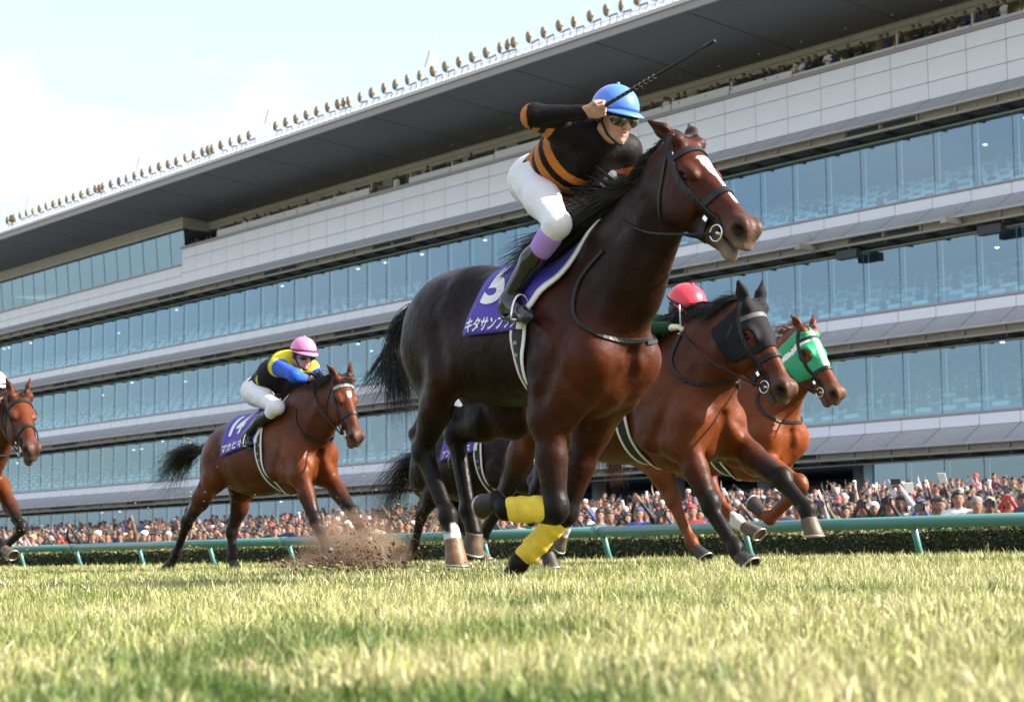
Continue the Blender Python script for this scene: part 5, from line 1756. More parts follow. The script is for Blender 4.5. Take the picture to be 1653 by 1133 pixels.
breast_strap(grn, [(1232, 620), (1222, 645), (1232, 665), (1252, 678), (1270, 680)])
WHITE_CAP = mat('white_cap_cloth', (0.8, 0.8, 0.8), 0.4, bump=(30, 0.2, 0.004))
def silk_wr(V, J, tor, tv):
    return paint(V, J, [.78, .78, .78], lambda t: np.array([.78, .78, .78]) if t < .6 else np.array([.5, .02, .03]), lambda t, p: np.array([.78, .78, .78]) if t < 1.2 else np.array([.5, .02, .03]), tor)
JG = rider_on(grn, head=(1213, 567, 0), neck=(1190, 575, 0), chest=(1175, 573, 0))
JG, _ = jockey(FG, JG, 'jockey in white silks hidden behind the black-hooded bay on the green-hooded chestnut', WHITE_CAP, silk_wr, .012, face=(1, 0, -.4), detail=False)
reins(grn, JG, sag=.02)

# the bay numbered 14
FM = Frame(-2.27, 17.2)
mak = build_horse(dict(fr=FM, label='bay horse with a white beaded browband, its cloth numbered 14', vox=.0135, leg=1.15, rough=.33,
    W=(456, 655), C=(378, 680), neck=[((474, 645), (522, 712)), ((500, 627), (532, 694)), ((526, 614), (541, 678))],
    poll=(553, 611), muz=(589, 707), mouth=.004, ears=((-.75, .65, .25), (-.9, .12, .45)), head_yaw=-.12,
    nf=[(484, 765, -.18), (509, 840, -.14), (528, 884, -.13), (531, 893, -.13), (537, 908, -.13)],
    ff=[(526, 764, .18), (569, 828, .15), (592, 868, .13), (596, 878, .13), (604, 894, .13)],
    nh=[(347, 772, -.20), (302, 842, -.14), (285, 893, -.13), (279, 904, -.13), (268, 918, -.13)],
    fh=[(400, 780, .20), (374, 858, .13), (375, 899, .12), (376, 907, .12), (380, 921, .12)],
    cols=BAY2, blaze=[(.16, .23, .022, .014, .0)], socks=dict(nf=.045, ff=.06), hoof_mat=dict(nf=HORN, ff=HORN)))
BEADS = mat('white_beads', (.50, .50, .50), .3, noise=(160, .15, 1.3))
bridle(mak, m_brow=BEADS)
mane(mak, 900, (-.70, -.42, .04), .25, 31, r=.0045, forelock=True)
tail(mak, [(324, 727), (300, 728), (268, 735), (272, 782)], 420, .17, 35, curl=.05)
number_cloth(mak, (-.55, -.66), (.24, -.06), 1.42, 0, [('14', .05, .62, .30, .80, .04), ('マカヒキ', .025, .95, .105, .92, .030)])
girth(mak, -.05)
breast_strap(mak, [(478, 660), (478, 680), (488, 698), (505, 708), (525, 710), (537, 703)])
YEL, BLU, NVY = np.array([.75, .62, .02]), np.array([.03, .10, .55]), np.array([.014, .011, .014])
def silk_m(V, J, tor, tv):
    L_ = np.linalg.norm(J['chest'] - J['hip'])
    def tf(t): return YEL if t > 1.0 else NVY
    c = paint(V, J, NVY, tf, lambda t, p: BLU if t < 1.75 else NVY, tor)
    tt = (V - J['hip']) @ tor / L_
    an = np.arctan2(V[:, 1] - J['hip'][1], (V - J['hip']) @ tv)
    for_star = (tt > .40) & (tt < .40 + .16 * np.abs(((an * 4 / math.pi) % 1) - .5) * 2) & (an * 0 == 0) & (((V - J['hip']) @ tv) < .0)
    armd = np.minimum(arm_param(V, J, 'r_')[1], arm_param(V, J, 'l_')[1])
    c[for_star & (armd > .09)] = YEL
    return c
PINK = mat('pink_cap_cloth', (0.80, 0.20, 0.42), 0.35, coat=0.25, bump=(30, 0.2, 0.004))
JM = rider_on(mak, hip=(424, 630, 0), chest=(464, 590, 0), neck=(476, 583, 0), head=(489, 573, 0), r_shoulder=(449, 592, -.17), r_elbow=(476, 606, -.24), r_hand=(499, 613, -.10),
              r_knee=(447, 657, -.26), r_ankle=(398, 703, -.29), r_toe=(404, 713, -.30), l_shoulder=(500, 596, .17), l_elbow=(512, 612, .22), l_hand=(513, 617, .06))
JM, _ = jockey(FM, JM, 'jockey in a pink cap with blue sleeves and yellow collar on the number 14 bay', PINK, silk_m, .010, face=(1, -.08, -.16))
reins(mak, JM, sag=.0); saddle(mak, JM)

# the near-black horse half hidden behind the leader
FK = Frame(-.39, 17.5)
blk = build_horse(dict(fr=FK, label='near-black horse half hidden behind the legs of the leader', vox=.015, leg=1.15,
    W=(805, 668), C=(722, 690), neck=[((830, 655), (864, 722)), ((856, 641), (880, 702)), ((876, 633), (890, 690))],
    poll=(893, 632), muz=(927, 725), ears=((-.85, .2, .45), (-.85, .2, .45)),
    nf=[(846, 775, -.17), (907, 812, -.14), (913, 852, -.13), (909, 864, -.13), (901, 884, -.13)],
    ff=[(868, 775, .17), (893, 805, .14), (872, 832, .12), (866, 830, .12), (855, 838, .12)],
    nh=[(716, 772, -.20), (680, 832, -.14), (669, 880, -.13), (664, 890, -.13), (654, 903, -.13)],
    fh=[(742, 780, .19), (742, 842, .13), (769, 884, .12), (774, 893, .12), (786, 909, .12)],
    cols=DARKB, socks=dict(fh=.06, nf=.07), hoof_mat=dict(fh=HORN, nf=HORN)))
mane(blk, 200, (-.8, -.25, .2), .24, 41)
bridle(blk)
tail(blk, [(690, 738), (655, 742), (625, 770), (610, 822)], 420, .20, 45, curl=.05)
number_cloth(blk, (-.48, -.56), (.20, -.05), 1.42, 0, [('1', .12, .62, .30, .85, .04), ('アンビシャス', .03, .95, .10, .70, .028)])
girth(blk, -.05)
JK = rider_on(blk)
JK, _ = jockey(FK, JK, 'white-capped jockey on the near-black horse, hidden behind the leader', WHITE_CAP, flat([.03, .05, .3]), .013, detail=False)

# the bay at the left edge
FE = Frame(-5.15, 18.6)
_o = lambda x, y, yo=0: (x - 525, y + 23, yo)
edg = build_horse(dict(fr=FE, label='bay horse entering at the left edge, wide ears pricked', vox=.0145, leg=1.15,
    W=(-72, 690), C=(-144, 712), neck=[((-54, 676), (-5, 742)), ((-28, 655), (7, 716)), ((0, 640), (20, 702))],
    poll=(31, 640), muz=(71, 724), mouth=.006, ears=((-.8, .35, .5), (-.8, .2, .5)), head_yaw=-.15,
    nf=[(-42, 790, -.18), (-16, 850, -.14), (2, 880, -.13), (8, 888, -.13), (21, 899, -.13)],
    ff=[_o(526, 764, .18), _o(560, 828, .15), _o(535, 858, .13), _o(530, 862, .13), _o(520, 868, .13)],
    nh=[_o(347, 772, -.20), _o(302, 842, -.14), _o(285, 882, -.13), _o(279, 890, -.13), _o(268, 900, -.13)],
    fh=[_o(400, 780, .20), _o(374, 848, .13), _o(375, 882, .12), _o(376, 890, .12), _o(380, 902, .12)],
    cols=BAY2, hoof_mat=dict(nf=HORN)))
bridle(edg)
mane(edg, 260, (-.8, -.3, .2), .24, 51, forelock=True)
tail(edg, [(-200, 760), (-225, 760), (-250, 770), (-255, 810)], 200, .14, 55)
breast_strap(edg, [(-38, 695), (-35, 715), (-25, 728), (-10, 735), (2, 735)])
girth(edg, -.08)
JE = rider_on(edg, head=(-8, 625, 0), neck=(-24, 640, 0), chest=(-38, 640, 0), r_hand=(-4, 652, -.12), r_elbow=(-25, 665, -.24))
JE, _ = jockey(FE, JE, 'white-capped jockey cut off by the left edge', WHITE_CAP, flat(NVY), .012, detail=False)
reins(edg, JE, sag=.02)

# ------------------------------------------------------------------ the crowd behind the hedge
PEOPLE = mat('spectator_clothes_and_skin', (.3, .3, .3), .7, attr='Col')
PAPER = mat('white_paper', (.78, .78, .76), .7)
CAMB = mat('camera_black', (.016, .016, .018), .4)
GLASSL = mat('lens_glass', (.02, .02, .035), .05, spec=.9)
HAIRS = [mat('black_head_hair', (.012, .010, .010), .5), mat('brown_head_hair', (.055, .028, .016), .5), mat('grey_head_hair', (.22, .21, .20), .6)]
SKINC = (.265, .135, .088)
def person_sdf(pose, fem=False):
    S = Sdf()
    sh = .185 if not fem else .165
    S.cone((0, 0, .86), (0, 0, 1.12), .13, .135, 1.3, .05, 'top')
    S.cone((0, 0, 1.12), (0, 0, 1.34), .135, .10, 1.45, .05, 'top')
    for s in (-1, 1):
        S.cone((0, s * .09, .84), (.01, s * .10, .46), .095, .06, 1, .04, 'legs')
        S.cone((.01, s * .10, .46), (-.01, s * .10, .08), .058, .042, 1, .02, 'legs')
        S.cone((-.02, s * .10, .05), (.13, s * .11, .035), .04, .032, 1, .02, 'shoe')
        sp_ = np.array([0, s * sh, 1.36])
        if pose == 'camera' or pose == 'phone':
            el, ha = np.array([.13, s * .26, 1.20]), np.array([.24, s * .065, 1.55 if pose == 'camera' else 1.80])
            if pose == 'phone': el = np.array([.14, s * .24, 1.52])
        elif pose == 'raise' and s > 0:
            el, ha = np.array([.10, s * .27, 1.58]), np.array([.16, s * .23, 1.86])
        elif pose == 'cheer':
            el, ha = np.array([.08, s * .30, 1.56]), np.array([.12, s * .27, 1.84])
        elif pose == 'lean':
            el, ha = np.array([.10, s * .24, 1.12]), np.array([.28, s * .10, 1.08])
        else:
            el, ha = np.array([-.02, s * .24, 1.10]), np.array([.08, s * .22, .86])
        S.cone((0, s * .08, 1.38), sp_, .075, .068, 1, .04, 'top')
        S.cone(sp_, el, .060, .047, 1, .03, 'top')
        S.cone(el, ha, .045, .032, 1, .02, 'top')
        S.cone(ha, ha + unit(ha - el) * .05, .028, .034, 1, .015, 'skin')
        S.ell(ha + unit(ha - el) * .09, (.030, .036, .050), None, .02, 'skin')
        S.ell((.012, s * .078, 1.565), (.018, .010, .028), None, .01, 'skin')
        S.ell((.082, s * .034, 1.588), (.014, .020, .012), None, .008, 'skin', True)
    S.cone((0, 0, 1.36), (.01, 0, 1.50), .055, .052, 1, .03, 'skin')
    S.ell((.0, 0, 1.60), (.092, .074, .10), None, .02, 'skin')
    S.ell((.025, 0, 1.53), (.062, .056, .062), None, .03, 'skin')
    S.cone((.085, 0, 1.59), (.105, 0, 1.552), .010, .015, 1, .012, 'skin')
    return S
def hair_sdf(kind):
    S = Sdf()
    S.ell((-.022, 0, 1.625), (.094, .081, .090), None, .02)
    S.ell((.03, 0, 1.668), (.060, .066, .036), None, .03)
    g = np.random.default_rng(len(kind))
    if kind != 'cap':
        for _ in range(16):
            d = unit(g.normal(0, 1, 3) * np.array([1, 1, .8]) + np.array([-.1, 0, .5]))
            S.ell(np.array([-.012, 0, 1.63]) + d * np.array([.088, .074, .080]), (.026, .026, .022), None, .012)
    if kind == 'long':
        S.cone((-.05, .05, 1.60), (-.05, .07, 1.42), .05, .04, 1, .03); S.cone((-.05, -.05, 1.60), (-.05, -.07, 1.42), .05, .04, 1, .03)
    if kind == 'cap':
        S.ell((.09, 0, 1.655), (.075, .07, .014), None, .01)
    return S
POSES = ['stand', 'camera', 'raise', 'lean', 'phone', 'cheer']
SDFS = {p: person_sdf(p) for p in POSES}
SKN = {p: SDFS[p].skin(.024) for p in POSES}
HM = {k: hair_sdf(k).skin(.022) for k in ('short', 'long', 'cap')}
hair_meshes = {}
for k, (V, Fq) in HM.items():
    for i, m in enumerate(HAIRS): hair_meshes[(k, i)] = mesh_np('hair', V, Fq, m, True)
cap_meshes = [mesh_np('hair', *HM['cap'], mat('sun_hat_%s' % n_, c_, .7), True) for n_, c_ in (('red', (.45, .03, .03)), ('straw', (.50, .36, .14)), ('navy', (.03, .04, .12)), ('white', (.7, .7, .7)))]
TOPS = [('black', (.014, .014, .016)), ('navy', (.022, .030, .07)), ('charcoal', (.05, .05, .055)), ('white', (.62, .62, .62)), ('red', (.42, .025, .03)), ('blue', (.035, .09, .38)), ('grey', (.22, .22, .23)),
        ('beige', (.42, .34, .24)), ('brown', (.10, .06, .035)), ('olive', (.09, .10, .045)), ('pink', (.55, .25, .28)), ('plum', (.12, .03, .07))]
WTS = np.array([13, 7, 6, 2.0, 1.4, 1.2, 3, 2, 2, 1.3, .7, 1.2]); WTS /= WTS.sum()
EYEPTS = [np.array([.088, s * .034, 1.588]) for s in (-1, 1)]
def colour(pose, top, V):
    leg = (.02, .022, .03)
    c = SDFS[pose].colors(V, dict(coat=top, top=top, legs=leg, shoe=(.02, .018, .016), skin=SKINC), .006)
    for e in EYEPTS:
        d = np.linalg.norm((V - e) * np.array([.5, .9, 1.2]), axis=1)
        c = np.where((d < .014)[:, None], np.array([.03, .02, .018]), c)
    d = np.abs(V - np.array([.085, 0, 1.522])); mo = (d[:, 0] < .03) & (d[:, 1] < .024) & (d[:, 2] < .010)
    c[mo] = np.array([.26, .07, .06])
    return c
pm_cache = {}
def person_mesh(pose, ti):
    if (pose, ti) not in pm_cache:
        V, Fq = SKN[pose]
        pm_cache[(pose, ti)] = mesh_np('person', V, Fq, PEOPLE, True, col=colour(pose, TOPS[ti][1], V))
    return pm_cache[(pose, ti)]
crng = random.Random(77)
PLACES = [(40, 'by the left edge'), (130, 'left of the number 14 bay'), (255, 'below tail of number 14 bay'), (330, 'behind hind legs of number 14 bay'), (420, 'between legs of number 14 bay'), (500, 'under the chest of the number 14 bay'), (570, 'behind forelegs of number 14 bay'),
          (640, 'just right of the number 14 bay'), (700, 'by the near-black tail'), (770, 'behind the leader hind hooves'), (860, 'behind the yellow bandages'), (930, 'right of the folded foreleg'), (1000, 'by the rail post'), (1080, 'below the hooded bay girth'),
          (1150, 'beside the chestnut hind leg'), (1210, 'between the hooded bay forelegs'), (1290, 'under the stretched foreleg'), (1350, 'beside the hanging hoof'), (1420, 'before the glass wall end'), (1480, 'left of the blue jacket'), (1540, 'right of the blue jacket'), (1600, 'by the straw hat'), (1800, 'at the right end')]
def place_of(t, D, z):
    p = np.array(wp(t, D, z)) - CAM
    x = IW / 2 + FPX * (p @ _rt) / (p @ _fw)
    return next(w for lim, w in PLACES if x < lim)
YAW0 = math.atan2(-LEFT[1], -LEFT[0])
POSTXT = {'stand': '', 'camera': ', aiming camera', 'raise': ', arm raised', 'lean': ', leaning', 'phone': ', holding phone', 'cheer': ', arms up'}
def put_person(t, D, z, pose, ti, label, yaw=0.0, hair=None, sc=1.0, group='spectators packed behind the hedge', hat=None):
    o = bpy.data.objects.new('person', person_mesh(pose, ti)); COL.objects.link(o)
    o.location = wp(t, D, z); o.rotation_euler = (0, 0, YAW0 + yaw); o.scale = (sc, sc, sc)
    tag(o, label, 'person', group)
    k = hair or crng.choice(['short', 'short', 'short', 'long'])
    hm = cap_meshes[hat] if hat is not None else hair_meshes[(k, crng.choices([0, 1, 2], [8, 2, .8])[0])]
    link(bpy.data.objects.new('hair', hm), o)
    return o
def held(o, name, mb_mesh, off, label, cat, rz=0.0, ry=0.0, group=None):
    q = bpy.data.objects.new(name, mb_mesh[0]); COL.objects.link(q)
    R = Matrix.Rotation(o.rotation_euler[2], 3, 'Z')
    q.location = o.location + R @ (Vector(off) * o.scale[0]); q.rotation_euler = (0, ry, o.rotation_euler[2] + rz)
    tag(q, label, cat, group)
    for nm, me in mb_mesh[1:]: link(bpy.data.objects.new(nm, me), q)
    return q
cb = MB().box((0, 0, 0), (.035, .07, .048)); cb.box((-.01, 0, .055), (.025, .03, .018))
lens = MB().tube([(.03, 0, -.005), (.12, 0, -.005), (.13, 0, -.005), (.24, 0, -.005)], [.040, .040, .052, .058], 12)
lg = MB().tube([(.235, 0, -.005), (.2415, 0, -.005)], [.050, .050], 12)
CAMSET = (cb.mesh('camera', CAMB), ('lens', lens.mesh('lens', CAMB)), ('lens_glass', lg.mesh('lens_glass', GLASSL)))
rc = MB().box((0, 0, 0), (.02, .055, .035)).tube([(.02, 0, 0), (.045, 0, 0)], .025, 10)
REDCAM = (rc.mesh('camera', mat('red_plastic', (.5, .02, .03), .35)),)
ph = MB().box((0, 0, 0), (.006, .075, .038)); PHONE = (ph.mesh('phone', CAMB),)
pr = MB().tube([(0, 0, -.04), (.0, 0, .05), (.01, 0, .12)], [.014, .018, .026], 8); PAPR = (pr.mesh('rolled_paper', PAPER),)
pf = MB().box((0, 0, .08), (.004, .065, .09)); PAPF = (pf.mesh('folded_paper', PAPER),)

def xt(x, D): return tz(x, 850, D)[0]
taken = []
def special(x, D, pose, ti, label, yaw=0.0, hair=None, sc=1.0, dz=0.0, hat=None):
    yaw += .45; D += 1.3
    t = xt(x, D); taken.append((t, D))
    return put_person(t, D, apron_z(D) + dz, pose, ti, label, yaw, hair, sc, hat=hat)
front = [
 (1630, 20.6, 'camera', 4, 'spectator in red holding a red camera at the right end', .1, 'long', None),
 (1600, 20.4, 'camera', 7, 'photographer in a straw hat with a long lens at the rail', .15, None, 1),
 (1578, 20.2, 'stand', 0, 'smiling spectator in black behind the rail beside the straw hat', .1, 'short', None),
 (1548, 20.2, 'lean', 3, 'spectator in white with reddish hair just behind the rail', .25, 'long', None),
 (1520, 20.8, 'stand', 8, 'spectator in brown with bowed head left of the white shirt', -.2, 'long', None),
 (1490, 20.0, 'camera', 5, 'photographer in bright blue aiming a long lens over the rail', .1, 'short', None),
 (1455, 20.5, 'phone', 3, 'spectator in white with both hands up to a phone near the rail', .0, None, None),
 (1437, 20.2, 'camera', 0, 'photographer in black with a round lens left of the blue jacket', .1, None, None),
 (1412, 20.6, 'stand', 6, 'bald looking spectator in grey between two photographers', .2, None, 3),
 (1393, 20.1, 'camera', 0, 'photographer in black aiming at the hooves of the green-hooded horse', .2, None, None),
 (1365, 20.8, 'raise', 7, 'spectator in beige with a raised arm beside the hanging hoof', 0, None, None),
 (1332, 20.2, 'camera', 9, 'photographer in olive right beside the hanging hoof', .15, None, None),
 (1240, 20.5, 'stand', 4, 'spectator in red between the two front legs of the hooded bay', .1, None, None),
 (1262, 20.8, 'stand', 1, 'spectator in navy under the stretched foreleg of the hooded bay', .1, None, None),
 (1118, 20.3, 'stand', 4, 'spectator in a red cap near the chestnut hind leg', .1, None, 0),
 (1075, 20.4, 'camera', 2, 'photographer in charcoal left of the chestnut hind leg', .15, None, None),
 (1032, 20.2, 'stand', 5, 'spectator in blue under the belly of the hooded bay', .0, None, 2),
 (1012, 20.4, 'camera', 0, 'photographer in black with a big lens under the hooded bay', .05, None, None),
 (985, 20.3, 'stand', 3, 'spectator in white near the rail post under the bay', .1, None, None),
 (968, 20.7, 'lean', 6, 'spectator in grey left of the rail post under the bay', .1, None, None),
 (935, 20.3, 'camera', 1, 'photographer in navy right of the folded foreleg', .1, None, None),
 (585, 21.0, 'stand', 4, 'spectator in red behind the dust of the number 14 bay', .1, None, 0),
 (475, 21.2, 'raise', 4, 'spectator in red with an arm up by the knee of the number 14 bay', .1, None, None),
]
for x, D, pose, ti, lab, yaw, hr, hat in front:
    o = special(x, D, pose, ti, lab, yaw, hr, crng.uniform(.92, 1.0), 0, hat)
    if pose == 'camera':
        held(o, 'camera', REDCAM if 'red camera' in lab else CAMSET, (.285, 0, 1.60), 'camera of the ' + lab, 'camera', group='cameras held by spectators')
    if pose == 'phone':
        held(o, 'phone', PHONE, (.29, 0, 1.90), 'phone held up by the ' + lab.split(' with')[0], 'phone', group='phones held by spectators')
    if pose == 'raise':
        held(o, 'rolled_paper', PAPR, (.19, .23, 1.96), 'rolled white paper in the hand of the ' + lab.split(' with')[0], 'paper', ry=.3, group='papers waved by spectators')
papers = [(1337, 800, 21.4, 'beside the hanging hoof'), (1472, 792, 22.0, 'left of the blue jacket'), (1534, 776, 23.5, 'above the white shirt'), (1608, 784, 23.0, 'above the straw hat'), (1422, 787, 24.5, 'before the left edge of the ground floor glass'),
          (1500, 783, 26, 'high before the ground floor glass'), (1012, 815, 22.5, 'under the belly of the hooded bay'), (1055, 800, 24, 'just left of the chestnut hind leg'), (1178, 795, 23, 'between the hooded bay forelegs'), (925, 818, 23, 'right of the folded foreleg'), (438, 868, 24, 'behind the rail left of the number 14 bay')]
for x, y, D, w in papers:
    t, z = tz(x, y, D)
    ti = crng.choice([0, 1, 2, 6]); sc = 1.0
    o = put_person(t + .15, D, z - 1.98, 'raise', ti, 'spectator in %s waving a paper %s' % (TOPS[ti][0], w), crng.uniform(-.2, .3))
    taken.append((t, D))
    held(o, 'rolled_paper', PAPR if crng.random() < .7 else PAPF, (.19, .23, 1.94), 'white paper waved %s' % w, 'paper', ry=crng.uniform(-.3, .6), rz=crng.uniform(-1, 1), group='papers waved by spectators')
# the nearer rows, one by one
cnt = 0
rows_ = []
D = 21.7
while D < 28 and cnt < 206:
    t = tz(1690, 850, D)[0] + crng.uniform(0, .4)
    tmax = tz(-30, 850, D)[0]
    while t < tmax:
        rows_.append((t, D + crng.uniform(-.18, .18))); t += crng.uniform(.46, .66)
    D += .62
for t, D in rows_:
    if cnt >= 200: break
    if any(abs(t - a) < .40 and abs(D - b) < .45 for a, b in taken): continue
    pose = crng.choices(POSES, [7, 3.5, .6, 2.5, 1, .2])[0]
    ti = int(np.random.default_rng(cnt).choice(len(TOPS), p=WTS))
    hat = crng.choice([0, 1, 2, 3]) if crng.random() < .12 else None
    row = 'front row' if D < 22.0 else 'second row' if D < 22.63 else 'third row' if D < 23.25 else 'fourth row' if D < 23.87 else 'fifth row'
    hk = crng.choice(['short', 'short', 'short', 'long'])
    hn = ('red cap', 'straw hat', 'navy cap', 'white cap')[hat] if hat is not None else hk + ' hair'
    put_person(t, D, apron_z(D) + crng.uniform(-.10, .10), pose, ti, '%s, %s top%s, %s %s' % (hn, TOPS[ti][0], POSTXT[pose], row, place_of(t, D, 1.3)), crng.uniform(.0, .85), hk, crng.uniform(.90, 1.0), hat=hat)
    cnt += 1
last_D = rows_[min(len(rows_) - 1, cnt + 40)][1]
ORD = 'first second third fourth fifth sixth seventh eighth ninth tenth eleventh twelfth thirteenth fourteenth fifteenth sixteenth seventeenth eighteenth nineteenth twentieth'.split()
ORD = ORD + sum([['%s-%s' % (a, b) for b in ORD[:9]] + [c] for a, c in (('twenty', 'thirtieth'), ('thirty', 'fortieth'), ('forty', 'fiftieth'), ('fifty', 'sixtieth'))], [])
XB = [308, 314, 320, 326, 332, 338, 344, 350, 356, 361, 380, 395, 415, 428, 437, 452, 466, 480, 495, 520, 548, 575, 605, 640, 690, 760, 1080, 1190, 1262, 1310] + [1054 + 17.5 * q + (q * 37 % 11) for q in range(34)]
# spectators at the parapets of the upper balcony
XB.sort()
for i, x in enumerate(XB):
    D_ = 68.7
    t_ = tz(x, 300, D_)[0]
    z_ = 23.25 if x < 364 else 24.15
    ti = crng.choice([0, 0, 1, 2, 3, 8])
    put_person(t_, D_ + (crng.uniform(0, .8) if x < 364 else 0), z_ - (.35 if x > 364 else -.1) + crng.uniform(-.1, .1), crng.choice(['lean', 'stand']), ti, 'tiny spectator in a %s top at the top balcony, %s from the left' % (TOPS[ti][0], ORD[i - 10]) if x > 364 else 'tiny spectator in a %s top on the open corner balcony, %s from the left' % (TOPS[ti][0], ORD[i]),
               crng.uniform(-.4, .5), group='people on the top balcony')
# the mass behind them, and the people inside the glass
def mass(name, pts, label, vox=.06, upto=.75):
    g = np.random.default_rng(len(pts))
    Vs, Fs, Cs, n0 = [], [], [], 0
    proto = {}
    for p in POSES:
        V, Fq = SDFS[p].skin(vox)
        hv, hf = hair_sdf('short').skin(.055)
        Vv = np.concatenate([V, hv]); Ff = np.concatenate([Fq, hf + len(V)])
        keep = (Vv[Ff][:, :, 2] > upto).all(1); Ff = Ff[keep]
        ids = np.unique(Ff); re_ = np.zeros(len(Vv), int); re_[ids] = np.arange(len(ids))
        hm_ = np.arange(len(Vv)) >= len(V)
        tagc = SDFS[p].colors(Vv, dict(coat=(1, 0, 0), top=(1, 0, 0), legs=(0, 0, 0), shoe=(0, 0, 0), skin=(0, 1, 0)), .01)
        proto[p] = (Vv[ids], re_[Ff], tagc[ids], hm_[ids])
    for (t, D, z, yaw) in pts:
        p = POSES[g.choice(len(POSES), p=np.array([8, 3, .6, 2.3, .8, .2]) / 14.9)]
        V, Ff, tg_, hm_ = proto[p]
        top = np.array(TOPS[g.choice(len(TOPS), p=WTS)][1]) * g.uniform(.8, 1.2)
        c = tg_[:, :1] * top + tg_[:, 1:2] * np.array(SKINC) * g.uniform(.85, 1.1)
        hc_ = np.array([(.012, .010, .010), (.05, .028, .018), (.2, .19, .18), (.55, .55, .55), (.4, .03, .03)][g.choice(5, p=[.72, .14, .05, .06, .03])])
        c[hm_] = hc_
        a = YAW0 + yaw; R = np.array([[math.cos(a), -math.sin(a), 0], [math.sin(a), math.cos(a), 0], [0, 0, 1]])
        s = g.uniform(.92, 1.05)
        w = wp(t, D, z)
        Vs.append(V * s @ R.T + np.array(w)); Fs.append(Ff + n0); Cs.append(c); n0 += len(V)
    o = part(name, np.concatenate(Vs), np.concatenate(Fs), PEOPLE, None, True, col=np.concatenate(Cs))
    return tag(o, label, 'crowd', kind='stuff')
pts = []
D = 20.7
done = set((round(t, 3), round(D_, 3)) for t, D_ in rows_[:0])
for t, D_ in rows_[cnt + 20:]:
    pts.append((t, D_, apron_z(D_) + crng.uniform(-.1, .1), crng.uniform(-.4, .5)))
D = 27.6
while D < 47:
    t = tz(1720, 850, D)[0]
    tmax = tz(-60, 850, D)[0]
    while t < tmax:
        if crng.random() < .9: pts.append((t, D + crng.uniform(-.3, .3), apron_z(D) + crng.uniform(-.12, .12), crng.uniform(-.4, .5)))
        t += crng.uniform(.55, .95)
    D += .85 if D < 34 else 1.5
mass('crowd', pts, 'dense far crowd on the sloping apron before the grandstand')
pts = []
for li, e in enumerate(FL_[1:]):
    zb = e + .66
    for i in range(7):
        t = 42.0
        while t < 150:
            pr_ = (.30, .30, .72)[li] * (1.0 if t < 110 else .5)
            if crng.random() < pr_: pts.append((t, 69.9 + .95 * i, zb - .1 + .40 * i - (.45 if li < 2 else 0.05), crng.uniform(-.3, .3)))
            t += .72
mass('seated_crowd', pts, 'people on the terraces behind the grandstand glass', .075, .9)

# tell look-alikes apart by their order along the rail
import collections
_g = collections.defaultdict(list)
for o in bpy.data.objects:
    if o.get('category') == 'person': _g[o['label']].append(o)
for lab, os_ in _g.items():
    if len(os_) < 2 or len(os_) > 4: continue
    os_.sort(key=lambda o: -o.location.dot(Vector(-RUN)))
    for o, w in zip(os_, {2: ('left', 'right'), 3: ('left', 'middle', 'right'), 4: ('leftmost', 'left', 'right', 'rightmost')}[len(os_)]):
        if len(lab.split()) < 16: o['label'] = w + ' ' + lab


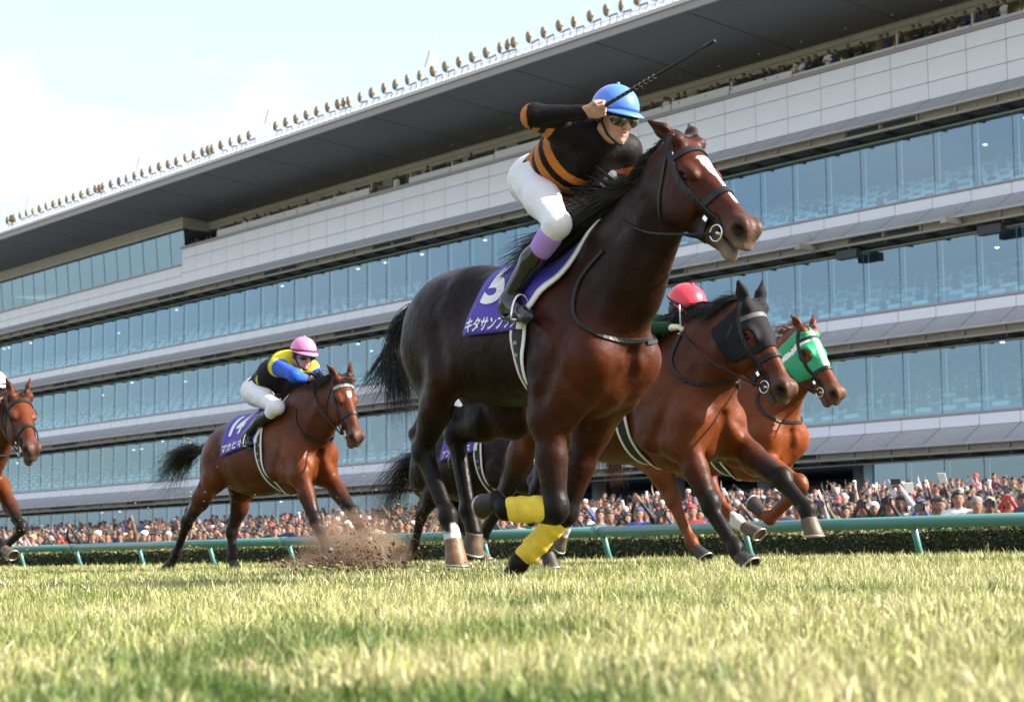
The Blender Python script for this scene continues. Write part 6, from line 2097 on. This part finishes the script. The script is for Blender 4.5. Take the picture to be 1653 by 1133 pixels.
# ------------------------------------------------------------------ turf and soil thrown up by the hooves
SOIL = mat('thrown_soil', (.12, .062, .036), .95, attr='Col')
def clods():
    g = np.random.default_rng(31)
    P_, S_, C_ = [], [], []
    def spray(fr, x, y, sx, sy, n, s0, s1, yo=0.0, green=0.0, syaw=.25, top=None):
        xs, ys = g.normal(x, sx, n), g.normal(y, sy, n)
        if top: ys = np.minimum(ys, top - 0 * ys)
        for a, b, c in zip(xs, ys, g.normal(yo, syaw, n)):
            p = fr.at(a, b, c); w = fr.R.T @ p + fr.O
            if w[2] < .10: w[2] = .2 + abs(g.normal(0, .04))
            P_.append(w); S_.append(s0 * (s1 / s0) ** (g.random() ** 3)); C_.append((.30, .32, .10) if g.random() < green else np.array((.15, .085, .052)) * g.uniform(.5, 1.4))
    spray(FM, 560, 900, 36, 20, 9000, .0018, .007, 0.0, 0, .25)
    spray(FM, 568, 868, 34, 34, 3500, .0018, .008, 0.0, 0, .25)
    spray(FM, 520, 934, 55, 8, 900, .004, .026, -.3, .03, .3)
    spray(FM, 540, 915, 48, 10, 3500, .0018, .009, -.1, 0, .3)
    spray(FM, 545, 922, 45, 9, 1500, .004, .022, -.1, .03, .3)
    spray(FM, 585, 880, 16, 26, 1200, .0025, .009, .1)
    spray(FM, 480, 925, 30, 6, 300, .004, .02)
    spray(FM, 300, 860, 16, 32, 260, .003, .011, -.12, .15)
    spray(FM, 300, 925, 20, 8, 350, .0025, .009)
    spray(FK, 668, 840, 22, 34, 1700, .0025, .011, -.12, .10)
    spray(FK, 640, 800, 30, 40, 380, .003, .010, 0, .2)
    spray(FM, 280, 800, 130, 75, 170, .004, .012, 0, .95, .6)
    spray(FE, 20, 870, 40, 25, 60, .004, .013, 0, .9)
    spray(FL, 720, 915, 30, 10, 60, .003, .010, 0, .5)
    FD = Frame(-1.25, 12.8)
    spray(FD, 540, 920, 60, 16, 1300, .003, .017, 0, .04, .4)
    spray(FD, 590, 900, 30, 22, 800, .0025, .011, 0, .03, .4)
    P = np.array(P_); S = np.array(S_)[:, None]; C = np.array(C_)
    n = len(P)
    T = np.array([[1, 0, 0], [-1, 0, 0], [0, 1, 0], [0, -1, 0], [0, 0, 1], [0, 0, -1]], float)
    V = P[:, None] + (T[None] * g.uniform(.55, 1.15, (n, 6, 1)) + g.normal(0, .18, (n, 6, 3))) * S[:, None] * np.where((C[:, 1] > .2)[:, None, None], np.array([1.8, .35, 1.1]), 1.0)
    F3 = (np.arange(n)[:, None, None] * 6 + np.array([[0, 2, 4], [2, 1, 4], [1, 3, 4], [3, 0, 4], [2, 0, 5], [1, 2, 5], [3, 1, 5], [0, 3, 5]])[None]).reshape(-1, 3)
    tag(part('flying_dirt', V.reshape(-1, 3), F3, SOIL, None, True, col=np.repeat(C, 6, 0)), 'brown soil and grass cuttings thrown up behind the hooves', 'dirt', kind='stuff')
clods()

def dust():
    m = bpy.data.materials.new('airborne_dust'); m.use_nodes = True
    n, l = m.node_tree.nodes, m.node_tree.links
    n.clear()
    out = n.new('ShaderNodeOutputMaterial'); pv = n.new('ShaderNodeVolumePrincipled')
    pv.inputs['Color'].default_value = (.62, .43, .30, 1); pv.inputs['Anisotropy'].default_value = .2
    tc_ = n.new('ShaderNodeTexCoord'); ln = n.new('ShaderNodeVectorMath'); ln.operation = 'LENGTH'
    mr = n.new('ShaderNodeMapRange'); mr.inputs[1].default_value = 1.0; mr.inputs[2].default_value = .15; mr.inputs[3].default_value = 0; mr.inputs[4].default_value = 1
    nz_ = n.new('ShaderNodeTexNoise'); nz_.inputs['Scale'].default_value = 2.6; nz_.inputs['Detail'].default_value = 4
    m2 = n.new('ShaderNodeMapRange'); m2.inputs[1].default_value = .38; m2.inputs[2].default_value = .68; m2.inputs[3].default_value = 0; m2.inputs[4].default_value = 9.5
    ml = n.new('ShaderNodeMath'); ml.operation = 'MULTIPLY'
    l.new(tc_.outputs['Object'], ln.inputs[0]); l.new(ln.outputs['Value'], mr.inputs[0]); l.new(tc_.outputs['Object'], nz_.inputs[0]); l.new(nz_.outputs[0], m2.inputs[0])
    l.new(mr.outputs[0], ml.inputs[0]); l.new(m2.outputs[0], ml.inputs[1]); l.new(ml.outputs[0], pv.inputs['Density']); l.new(pv.outputs[0], out.inputs['Volume'])
    for (x, y, r) in ((570, 893, (.72, .40, .40)), (515, 920, (.75, .32, .17))):
        p = FM.at(x, y, -.05)
        b = bmesh.new(); bmesh.ops.create_uvsphere(b, u_segments=20, v_segments=12, radius=1)
        me = bpy.data.meshes.new('dust_cloud'); b.to_mesh(me); b.free(); me.materials.append(m)
        o = link(bpy.data.objects.new('dust_cloud', me)); o.location = Vector(FM.R.T @ p + FM.O); o.scale = r; o.rotation_euler = (0, 0, FM.rotz)
        tag(o, 'brown dust hanging round the forelegs of the number 14 bay', 'dust', kind='stuff')
dust()
